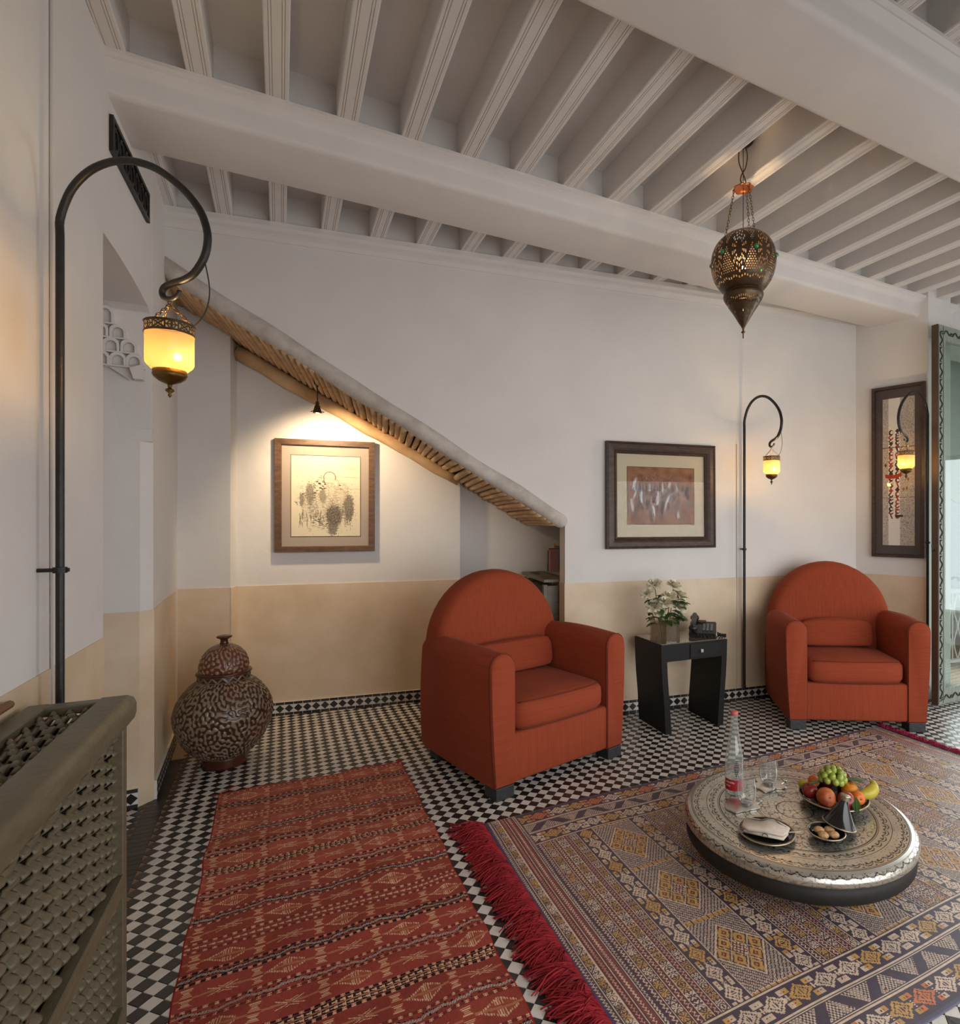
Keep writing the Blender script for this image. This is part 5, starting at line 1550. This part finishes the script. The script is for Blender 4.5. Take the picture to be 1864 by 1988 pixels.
bt = empty('water_bottle', (0.628, 2.462, ZT), math.radians(-110), 'tall clear glass water bottle with a red label on the metal table', 'bottle')
bp = [(.0001, .003), (.030, .0), (.036, .004), (.0375, .012), (.0378, .130), (.0372, .150), (.033, .178), (.0265, .212), (.0205, .250), (.0162, .290), (.0145, .318), (.0150, .322), (.0152, .336)]
bp = [(max(1e-4, p.x), p.y) for p in dense([Vector((a, b, 0)) for a, b in bp], 5)]
MB().lathe(bp, 48).build('glass_body', 'bottle_glass', bt, True)
mb = MB(); mb.lathe([(.0001, .010), (.034, .012), (.0355, .10), (.0350, .150), (.025, .20), (.0001, .20)], 32); 
MB().lathe([(.0152, .330), (.0160, .333), (.0160, .343), (.0145, .346), (.0001, .346)], 20).build('cap', 'bottle_cap', bt, True)
def wrap_band(name, r, z0, z1, a0, a1, m, parent, n=24):
    vs = []
    for i in range(n + 1):
        w = a0 + (a1 - a0) * i / n
        vs += [(r * math.cos(w), r * math.sin(w), z0), (r * math.cos(w), r * math.sin(w), z1)]
    mb = MB().add(vs, [(2 * i, 2 * i + 2, 2 * i + 3, 2 * i + 1) for i in range(n)])
    return mb.build(name, m, parent, True)
lb = wrap_band('label', .0382, .020, .066, -1.25, 1.25, 'bottle_label', bt)
# pale print on the label, arched emblem on the shoulder
for k in range(7): wrap_band('letter', .0385, .050, .058 if k % 3 else .056, -.95 + k * .16, -.95 + k * .16 + .09, 'label_print', lb, 2)
for k in range(5): wrap_band('letter', .0385, .036, .042, -.90 + k * .12, -.90 + k * .12 + .07, 'label_print', lb, 2)
em = MB()
for k in range(9):
    zz = .082 + k * .0075; wdt = .30 * math.sin(PI * (k + 1) / 10)
    n = 6; vs = []
    for i in range(n + 1):
        w = .35 + wdt * (2 * i / n - 1); rr = .0382 if zz < .13 else .0378
        vs += [(rr * math.cos(w), rr * math.sin(w), zz), (rr * math.cos(w), rr * math.sin(w), zz + .0042)]
    em.add(vs, [(2 * i, 2 * i + 2, 2 * i + 3, 2 * i + 1) for i in range(n)])
em.build('emblem', 'frosted_print', bt)

# ---- plates, napkin, tagine dish, biscuits
def dish(name, loc, R, h, label, cat, rim=.0035, grp=None):
    r = empty(name, loc, 0, label, cat, grp)
    prof = [(.0001, .0), (R * .60, .0), (R * .66, .003), (R * .92, h * .72), (R, h), (R * .975, h + .001), (R * .90, h * .82), (R * .64, .008), (.0001, .006)]
    MB().lathe(prof, 48).build('bowl', 'black_glaze', r, True)
    MB().tube([(R * math.cos(2 * PI * i / 56), R * math.sin(2 * PI * i / 56), h) for i in range(56)], rim, 8, closed=True).build('metal_rim', 'white_metal_rim', r, True)
    return r
dish('dinner_plate', (0.660, 2.125, ZT), .100, .016, 'black glazed plate with a metal rim, holding the folded napkin', 'plate', .0030)
nk = empty('napkin', (0.658, 2.122, ZT + .0155), math.radians(-18), 'folded cream linen napkin with dark piping on the black plate', 'napkin')
def cloth_layer(name, outline, z, th, m, par, wob=.002, seed=0):
    rng = random.Random(seed); rings = []
    for e, dz in ((.97, 0), (1.0, th * .35), (1.0, th * .7), (.96, th)):
        rings.append([Vector((x * e, y * e, z + dz + wob * math.sin(9 * x / .1 + seed) )) for x, y in outline])
    mb = MB(); mb.loft(rings); o = mb.build(name, m, par, True); return o
cloth_layer('lower_fold', [(-.078, -.040), (-.01, -.046), (.062, -.052), (.078, -.01), (.070, .030), (.0, .045), (-.070, .032)], .0, .010, 'linen', nk, .001, 1)
top = [(-.086, -.030), (-.06, -.046), (.0, -.044), (.058, -.052), (.074, -.030), (.084, .012), (.058, .030), (.034, .060), (.010, .058), (-.016, .034), (-.060, .040), (-.080, .018)]
cloth_layer('upper_fold', top, .010, .012, 'linen', nk, .003, 2)
MB().tube(dense([(-.070, .024, .0235), (-.020, .022, .0250), (.010, .044, .0255), (.030, .046, .0255), (.048, .020, .0245), (.070, .004, .0225), (.070, -.026, .018)], 4), .0013, 5).build('piping', 'dark_piping', nk)
MB().tube(dense([(-.012, -.050, .006), (-.008, -.048, .013), (.004, -.050, .013), (.007, -.052, .006)], 3), .0013, 5).build('piping', 'dark_piping', nk)
MB().rbox((.094, .012, .006), (.060, .007, .0022), .001, Matrix.Rotation(.45, 3, 'Z')).build('knife_end', 'white_metal_rim', nk)
dish('tagine_dish', (0.873, 2.105, ZT), .064, .024, 'small black dish with a metal rim, holding four biscuits', 'dish', .0028)
for i, (x, y) in enumerate(((-.020, .017), (.019, .019), (-.018, -.017), (.021, -.015))):
    o = MB().ball((0, 0, 0), .0195, 14, 9, sz=.62).build('biscuit', 'biscuit', None, True)
    o.location = (0.873 + x, 2.105 + y, ZT + .006 + .0125)
    tag(o, ('far left', 'far right', 'near left', 'near right')[i] + ' round biscuit of the four in the small black dish', 'biscuit', 'biscuits in the dish')
tg = empty('tagine_cone', (0.940, 2.152, ZT + .0250), 0, 'cone-shaped black tagine lid with a pale knob, leaning on the small dish', 'lid', rot=(math.radians(-2), math.radians(14), 0))
MB().lathe([(.058, 0), (.0600, .002), (.056, .006), (.036, .040), (.020, .072), (.0135, .088), (.0135, .090)], 40).build('cone', 'black_glaze', tg, True)
MB().tube([(.0592 * math.cos(2 * PI * i / 48), .0592 * math.sin(2 * PI * i / 48), .0018) for i in range(48)], .0024, 6, closed=True).build('metal_rim', 'white_metal_rim', tg, True)
MB().lathe([(.0130, .086), (.0135, .092), (.0185, .106), (.0180, .110), (.012, .113), (.0001, .113)], 24).build('knob', 'white_metal_rim', tg, True)

# ---- fruit plate
FC = Vector((1.008, 2.360, ZT))
dish('fruit_plate', FC, .131, .034, 'wide black plate with a metal rim, heaped with fruit', 'plate', .0034)
def fruit(name, off, r, m, label, cat, sx=1, sz=.95, dimple=.16, stalk=True, rot=(0, 0, 0), grp=None):
    o = empty(name, FC + Vector(off), 0, label, cat, grp, rot=rot)
    mb = MB(); prof = []
    for i in range(15):
        a = PI * i / 14; x = math.sin(a); z = -math.cos(a)
        z *= 1 - dimple * math.exp(-(x / .28) ** 2) * (1 if z > 0 else .5)
        prof.append((max(1e-5, x * r), z * r * sz))
    mb.lathe(prof, 22, sx=sx); mb.build('flesh', m, o, True)
    if stalk: MB().tube([(0, 0, r * sz * (1 - dimple) - .002), (.002, 0, r * sz * (1 - dimple) + .007)], .0014, 5).build('stalk', 'fruit_stalk', o)
    return o
fz = .030
fruit('nectarine', (-.095, .005, .052), .032, 'nectarine_skin', 'red nectarine at the edge of the fruit plate, beside the bottle', 'nectarine', rot=(.3, -.4, 0))
fruit('peach', (-.055, -.058, .054), .037, 'peach_skin', 'speckled orange peach below the grapes on the fruit plate', 'peach', rot=(1.2, .2, 0))
fruit('nectarine', (.016, -.080, .052), .034, 'nectarine_skin', 'dark red nectarine at the near rim of the fruit plate', 'nectarine', rot=(1.0, .3, 0))
fruit('plum', (.008, .092, .054), .032, 'plum_skin', 'dark plum at the back of the fruit plate', 'plum', rot=(.4, 0, 0))
fruit('apricot', (-.050, .078, .058), .024, 'apricot_skin', 'small orange apricot tucked against the dark plum', 'apricot', rot=(1.2, -.3, 0))
fruit('apricot', (.073, -.058, .050), .0275, 'apricot_skin', 'orange apricot with its dimple showing, in front of the mandarin', 'apricot', rot=(1.35, .1, 0), dimple=.22)
fruit('mandarin', (.070, .006, .052), .034, 'mandarin_skin', 'yellow-orange mandarin between the apricot and the green leaf', 'mandarin', sz=.9)
fruit('apple', (.074, .074, .066), .035, 'apple_skin', 'dark red apple at the back of the fruit plate', 'apple', rot=(.5, .1, 0))
fruit('lime', (-.098, .064, .050), .022, 'pear_skin', 'yellow-green fruit half hidden behind the red nectarine', 'fruit', stalk=False)
pr = empty('pear', FC + Vector((.122, -.026, .056)), 0, 'small yellow-green curved pear at the near rim of the fruit plate', 'pear')
pts = dense([(-.045, -.012, -.008), (-.020, -.014, .0), (.010, -.008, .006), (.032, .008, .016), (.036, .022, .030), (.028, .028, .038)], 4)
rs = [.004 + .020 * math.sin(PI * min(1, (i + 1) / len(pts) * 1.05)) ** .8 * (1.0 if i < len(pts) * .6 else .95) for i in range(len(pts))]
MB().tube(pts, rs, 14).build('flesh', 'pear_skin', pr, True)
MB().tube([(.028, .028, .040), (.024, .030, .048)], .0016, 5).build('stalk', 'fruit_stalk', pr)
def leaf_thing(base, tip, w, label):
    o = empty('fruit_leaf', FC + Vector(base), 0, label, 'leaf')
    mb = MB(); leaf(mb, (0, 0, 0), Vector(tip) - Vector(base), w, .1, .15); mb.build('blade', 'leaf_green', o, True)
    MB().tube([(0, 0, 0), Vector(tip) * .98 - Vector(base) * .98 + Vector((0, 0, .001))], .0009, 4).build('midrib', 'stem_green', o)
leaf_thing((.066, .030, .088), (.140, .020, .084), .022, 'broad green leaf above the mandarin on the fruit plate')
leaf_thing((.046, -.090, .070), (.030, -.142, .036), .015, 'green leaf hanging over the near rim of the fruit plate')
leaf_thing((-.055, .000, .092), (-.100, -.012, .088), .014, 'narrow green leaf poking out beside the peach')
gb = empty('grape_bunch', FC + Vector((-.002, .004, .108)), 0, 'bunch of pale green grapes on top of the fruit plate', 'grapes')
MB().tube(dense([(0, 0, 0), (.01, .01, .02), (.016, .012, .045)], 3), .0022, 5).build('stalk', 'fruit_stalk', gb, True)
gm = MB().ball((0, 0, 0), .0138, 12, 8, sz=1.12).mesh('grape'); gm.materials.append(MATS['grape_skin']); gm.polygons.foreach_set('use_smooth', [True] * len(gm.polygons))
rg = random.Random(12); placed = []
tries = 0
while len(placed) < 30 and tries < 6000:
    tries += 1
    a = rg.uniform(0, 2 * PI); cz = rg.uniform(-.25, 1); ra = math.sqrt(1 - cz * cz)
    p = Vector((ra * math.cos(a) * .046, ra * math.sin(a) * .040, cz * .034 - .002))
    if all((p - q).length > .0205 for q in placed):
        placed.append(p); o = bpy.data.objects.new('grape', gm); COL.objects.link(o); o.parent = gb; o.location = p; o.rotation_euler = (rg.uniform(-.6, .6), rg.uniform(-.6, .6), 0)

# ---- pierced brass pendant lamp
PC = Vector((0.778, 2.875, 0))
pd = empty('pendant_lamp', PC + Vector((0, 0, 2.30)), .4, 'pierced dark brass globe lamp hanging on chains from the ceiling joists', 'lamp')
Z0 = -2.30
def hole_mask(t, z):
    """t in turns, z: 0 bottom..1 top of the globe"""
    n = 8
    c = frac(t * n) - .5
    m = np.zeros_like(t, bool)
    rows = 34
    zi = z * rows; row = np.floor(zi); zr = frac(zi) - .5
    tt = t * 80 + (row % 2) * .5; tr = frac(tt) - .5
    dot = (np.abs(tr) / .36 + np.abs(zr) / .42) < 1
    tri_up = (z > .24) & (z < .60) & (np.abs(c) < .32 * (1 - (z - .24) / .36))
    tri_dn = (z > .62) & (z < .86) & (np.abs(c) < .30 * ((z - .62) / .24))
    m |= dot & (tri_up | tri_dn)
    for zc, cc in ((.52, .5), ):
        d = np.hypot((np.abs(c) - cc) * 1.15, (z - zc) * 1.0)
        spoke = frac(np.arctan2(z - zc, np.abs(c) - cc) * 14 / (2 * PI)) - .5
        m |= (((np.abs(d - .15) < .018) | (np.abs(d - .22) < .018) | (np.abs(d - .29) < .016)) & (np.abs(spoke) < .22))
    m |= (np.abs(z - (.15 + .03 * np.abs(np.sin(t * n * PI * 2)))) < .014) & (frac(t * 60) < .45)
    m |= (z > .90) & dot & (np.abs(frac(row / 3) - .0) < .1)
    return m
def revolved(name, prof, nx, ny, fn, m, parent, k=5):
    pts = dense([Vector((a, b, 0)) for a, b in prof], k); rr = np.array([p.x for p in pts]); zz = np.array([p.y for p in pts])
    arc = np.concatenate([[0], np.cumsum(np.hypot(np.diff(rr), np.diff(zz)))]); q = np.linspace(0, arc[-1], ny + 1)
    R_ = np.interp(q, arc, rr); Z_ = np.interp(q, arc, zz); th = np.linspace(0, 2 * PI, nx + 1)
    P_ = np.stack([R_[:, None] * np.cos(th)[None], R_[:, None] * np.sin(th)[None], np.repeat(Z_[:, None], nx + 1, 1)], -1)
    t = np.repeat(((th[:-1] + th[1:]) / 2 / (2 * PI))[None], ny, 0); z = np.repeat((np.arange(ny) + .5)[:, None] / ny, nx, 1)
    return grid_object(name, P_, None, m, parent, True, keep=(~fn(t, z)) if fn else None)
zg = 2.646 + Z0
globe = revolved('pierced_globe', [(.078, zg - .152), (.108, zg - .132), (.143, zg - .078), (.158, zg - .012), (.153, zg + .045), (.132, zg + .092), (.095, zg + .126), (.066, zg + .139)], 480, 210, hole_mask, 'dark_brass', pd)
MB().tube([(.066 * math.cos(2 * PI * i / 40), .066 * math.sin(2 * PI * i / 40), zg + .139) for i in range(40)], .003, 6, closed=True).build('top_rim', 'dark_brass', pd, True)
def neck_holes(t, z):
    m = (np.abs(z - (.60 + .05 * np.abs(np.sin(t * 7 * PI * 2 / 2)))) < .030) & (frac(t * 54) < .45)
    m |= (np.abs(z - (.70 + .05 * np.abs(np.sin(t * 7 * PI)))) < .026) & (frac(t * 54 + .3) < .4)
    m |= np.hypot((frac(t * 7) - .5) * .45, (z - .40) * .55) < .018
    return m
revolved('pierced_cone', [(.008, zg - .322), (.022, zg - .300), (.050, zg - .252), (.080, zg - .206), (.095, zg - .178), (.097, zg - .162), (.084, zg - .148)], 300, 110, neck_holes, 'dark_brass', pd)
MB().tube([(.082 * math.cos(2 * PI * i / 48), .082 * math.sin(2 * PI * i / 48), zg - .149) for i in range(48)], .006, 8, closed=True).build('neck_ring', 'dark_brass', pd, True)
MB().lathe([(.0001, zg - .378), (.003, zg - .376), (.0035, zg - .352), (.010, zg - .348), (.010, zg - .344), (.004, zg - .340), (.005, zg - .330), (.010, zg - .320), (.008, zg - .312), (.0001, zg - .312)], 14).build('finial', 'old_brass', pd, True)
for k in range(6):
    a = 2 * PI * k / 6 + .25
    g = MB().ball((.156 * math.cos(a), .156 * math.sin(a), zg + .010), .0125, 10, 7).build('gem', 'green_gem', pd, True)
    g_r = MB().tube([Vector((.153 * math.cos(a), .153 * math.sin(a), zg + .010)) + (Vector((-math.sin(a), math.cos(a), 0)) * math.cos(w) + Vector((0, 0, 1)) * math.sin(w)) * .0135 for w in [2 * PI * i / 12 for i in range(12)]], .0028, 5, closed=True).build('gem_collar', 'dark_brass', g, True)
zd = 3.012 + Z0
mb = MB()
n = 48; rings = []
for e, dz in ((.2, .016), (.45, .014), (.55, .004), (.95, .0), (1.0, .003), (.97, .006)):
    rings.append([Vector((.050 * (1 + (.07 * math.cos(8 * 2 * PI * i / n) if e > .8 else 0)) * e * math.cos(2 * PI * i / n), .050 * (1 + (.07 * math.cos(8 * 2 * PI * i / n) if e > .8 else 0)) * e * math.sin(2 * PI * i / n), zd + dz)) for i in range(n)])
mb.loft(rings); mb.build('copper_disc', 'copper', pd, True)
for k in range(3):
    a = 2 * PI * k / 3 + .5
    mb = MB(); chain_links(mb, (.044 * math.cos(a), .044 * math.sin(a), zd), (.088 * math.cos(a), .088 * math.sin(a), zg + .126), .010, .0014); mb.build('chain', 'old_brass', pd)
MB().tube([(0, 0, 3.235 + Z0), (0, 0, zg + .146)], .0018, 6).build('flex', 'cord_black', pd)
MB().tube(dense([(0.012, 0, 3.235 + Z0), (.030, .006, 3.19 + Z0), (.022, .01, 3.13 + Z0), (-.006, .006, 3.085 + Z0), (-.016, 0, 3.050 + Z0), (.0, -.004, 3.032 + Z0), (.016, 0, 3.050 + Z0), (-.004, 0, 3.095 + Z0), (-.026, 0, 3.14 + Z0), (-.026, 0, 3.19 + Z0), (-.012, 0, 3.235 + Z0)], 4), .0032, 6).build('looped_wire', 'old_brass', pd, True)
MB().lathe([(.0001, 3.252 + Z0), (.050, 3.252 + Z0), (.046, 3.240 + Z0), (.020, 3.230 + Z0), (.0001, 3.230 + Z0)], 24).build('ceiling_rose', 'old_brass', pd, True)
MB().ball((0, 0, zg - .03), .014, 12, 8).build('bulb', 'bulb_glow', pd, True)
li = bpy.data.lights.new('pendant_light', 'POINT'); li.energy = 34; li.color = (1.0, 0.66, 0.34); li.shadow_soft_size = .022
lo = bpy.data.objects.new('pendant_light', li); COL.objects.link(lo); lo.parent = pd; lo.location = (0, 0, zg - .03)

# ---- carved glazed door leaf, standing open, and the patio beyond it
dl = empty('door_1', (2.568, 4.223, 0.012), math.radians(29.5)); tag(dl, 'grey-green carved wooden door leaf with a glass pane, standing open', kind='structure')
DW, DH, SWd, DT = .86, 2.795, .080, .045
MB().box((SWd / 2, DT / 2, DH / 2), (SWd, DT, DH)).build('stile', 'teal_wood', dl)
MB().box((.002, DT / 2, DH / 2), (.006, DT + .002, DH)).build('leaf_edge', 'brown_edge_wood', dl)
MB().box((DW - SWd / 2, DT / 2, DH / 2), (SWd, DT, DH)).build('stile', 'teal_wood', dl)
for z in (.05, DH - .05): MB().box((DW / 2, DT / 2, z), (DW - 2 * SWd, DT, .10)).build('rail', 'teal_wood', dl)
MB().box((DW / 2, DT / 2, DH / 2), (DW - 2 * SWd, .006, DH - .2)).build('glass_pane', 'door_glass', dl)
mb = MB(); flat_frame(mb, SWd - .004, DW - SWd + .004, .096, DH - .096, .014, -.004, .02); mb.build('glazing_bead', 'teal_wood', dl)
for x in (.006, SWd - .014): MB().box((x + .004, -.002, DH / 2), (.006, .006, DH - .02)).build('moulding', 'teal_wood', dl)
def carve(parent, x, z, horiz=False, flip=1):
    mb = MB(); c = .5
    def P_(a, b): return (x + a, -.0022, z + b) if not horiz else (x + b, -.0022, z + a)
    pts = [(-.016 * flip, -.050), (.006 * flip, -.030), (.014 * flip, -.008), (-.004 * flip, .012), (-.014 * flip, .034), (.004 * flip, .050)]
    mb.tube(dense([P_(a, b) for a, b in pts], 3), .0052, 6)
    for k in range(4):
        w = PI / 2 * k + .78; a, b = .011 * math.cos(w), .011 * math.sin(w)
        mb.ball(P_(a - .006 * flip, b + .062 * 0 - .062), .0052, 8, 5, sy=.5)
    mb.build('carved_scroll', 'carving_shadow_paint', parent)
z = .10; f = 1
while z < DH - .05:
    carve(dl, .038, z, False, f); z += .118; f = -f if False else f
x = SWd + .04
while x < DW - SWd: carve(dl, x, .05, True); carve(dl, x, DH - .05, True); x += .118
MB().tube(dense([(-.002, DT / 2, 1.14), (-.022, DT / 2, 1.13), (-.034, DT / 2, 1.15), (-.036, DT / 2, 1.18)], 3), .005, 6).build('latch_handle', 'iron', dl)

patio = MB().box(W(7.2, 3.2, -.02), (6.0, 6.2, .02), Matrix.Rotation(PHI, 3, 'Z')).build('floor_patio', 'patio_floor'); patio['kind'] = 'structure'
o = MB().box(W(7.5, 4.4, 1.2), (5.5, .15, 2.6), Matrix.Rotation(PHI, 3, 'Z')).build('wall_patio', 'patio_white'); o['kind'] = 'structure'
aw = empty('patio_awning', (3.40, 5.75, 0), math.radians(20), 'grey-green scalloped awning seen through the door glass', 'awning')
mb = MB(); pts = [(-.9, 3.2), (-.9, 1.62)]
for i in range(37):
    x = -.9 + 1.8 * i / 36; pts.append((x, 1.60 - .05 * abs(math.sin(x * PI / .3))))
pts += [(.9, 1.62), (.9, 3.2)]
mb.prism(pts, 0, .02, lambda x, y, h: (x, h, y)); mb.build('valance', 'patio_teal', aw)
for x in (-.85, .85): MB().box((x, .03, 1.6), (.05, .05, 3.2)).build('post', 'patio_teal', aw)
rail = empty('patio_railing', (3.30, 5.45, 0), math.radians(20), 'wrought iron railing with a grey-green top rail outside the door', 'railing')
MB().rbox((0, 0, .70), (2.0, .06, .05), .008).build('top_rail', 'patio_teal', rail)
MB().box((0, 0, .03), (2.0, .04, .03)).build('bottom_rail', 'patio_white', rail)
for i in range(14):
    x = -.91 + i * .14
    mb = MB()
    for sg in (1, -1): mb.tube(dense([(x + sg * .065, 0, .05), (x + sg * .02, 0, .2), (x + sg * .065, 0, .36), (x + sg * .02, 0, .52), (x + sg * .065, 0, .68)], 4), .006, 5)
    mb.tube([(x, 0, .05), (x, 0, .68)], .006, 5)
    mb.build('scroll_bar', 'patio_white', rail)
bush = empty('patio_bush', (3.40, 6.15, 0), 0, 'leafy shrub behind the wrought iron railing outside', 'shrub')
rb = random.Random(3)
mb = MB()
for i in range(420):
    a = rb.uniform(0, 2 * PI); ra = rb.uniform(.05, .55); zz = rb.uniform(.05, .75)
    b = Vector((ra * math.cos(a), ra * math.sin(a) * .4, zz)); d = Vector((rb.uniform(-1, 1), rb.uniform(-1, 1), rb.uniform(-.4, 1))).normalized()
    leaf(mb, b, b + d * .08, .02)
o = mb.build('foliage', 'patio_leaf', bush, True); o['kind'] = 'stuff'
for i in range(6):
    a = i; MB().tube([(0.03 * math.cos(a), .03 * math.sin(a), 0), (.3 * math.cos(a), .12 * math.sin(a), .6)], .008, 5).build('stem', 'fruit_stalk', bush)

# ---- small framed print and books on the alcove radiator cover
zc = .957
pf = empty('small_framed_print', T(-1.075, .80, zc), math.atan2(-FN.y, -FN.x), 'small gold-framed coloured print standing on the alcove radiator cover', 'picture')
mb = MB(); flat_frame(mb, .0, .22, 0, .225, .016, -.012, .0); mb.build('frame', 'gold_frame', pf)
MB().box((.11, -.004, .1125), (.192, .006, .196)).build('print', 'book_blue', pf)
for i, (m, h, tk, tt) in enumerate((('book_blue', .17, .022, .10), ('book_red', .19, .022, .06), ('book_pink', .18, .020, .03))):
    b = empty('book', T(-1.155, .735 - i * .036, zc), math.atan2(-FN.y, -FN.x), ('slim blue book', 'slim red book', 'slim pink book')[i] + ' leaning in front of the small gold-framed print', 'book')
    M = Matrix.Rotation(tt, 3, 'Y')
    mb = MB(); mb.box(M @ Vector((0, .03, h / 2)), (tk, .075, h), M); mb.build('cover', m, b)
    mb = MB(); mb.box(M @ Vector((0, .031, h / 2 + .001)), (tk * .7, .070, h), M); mb.build('pages', 'page_edge', b)
# pipe behind the near radiator cover
o = MB().tube([LW(-1.9, .017, .915), LW(-.80, .017, .915)], .010, 8).build('heating_pipe', 'hot_pipe'); tag(o, 'brown heating pipe along the wall behind the radiator cover', 'pipe')
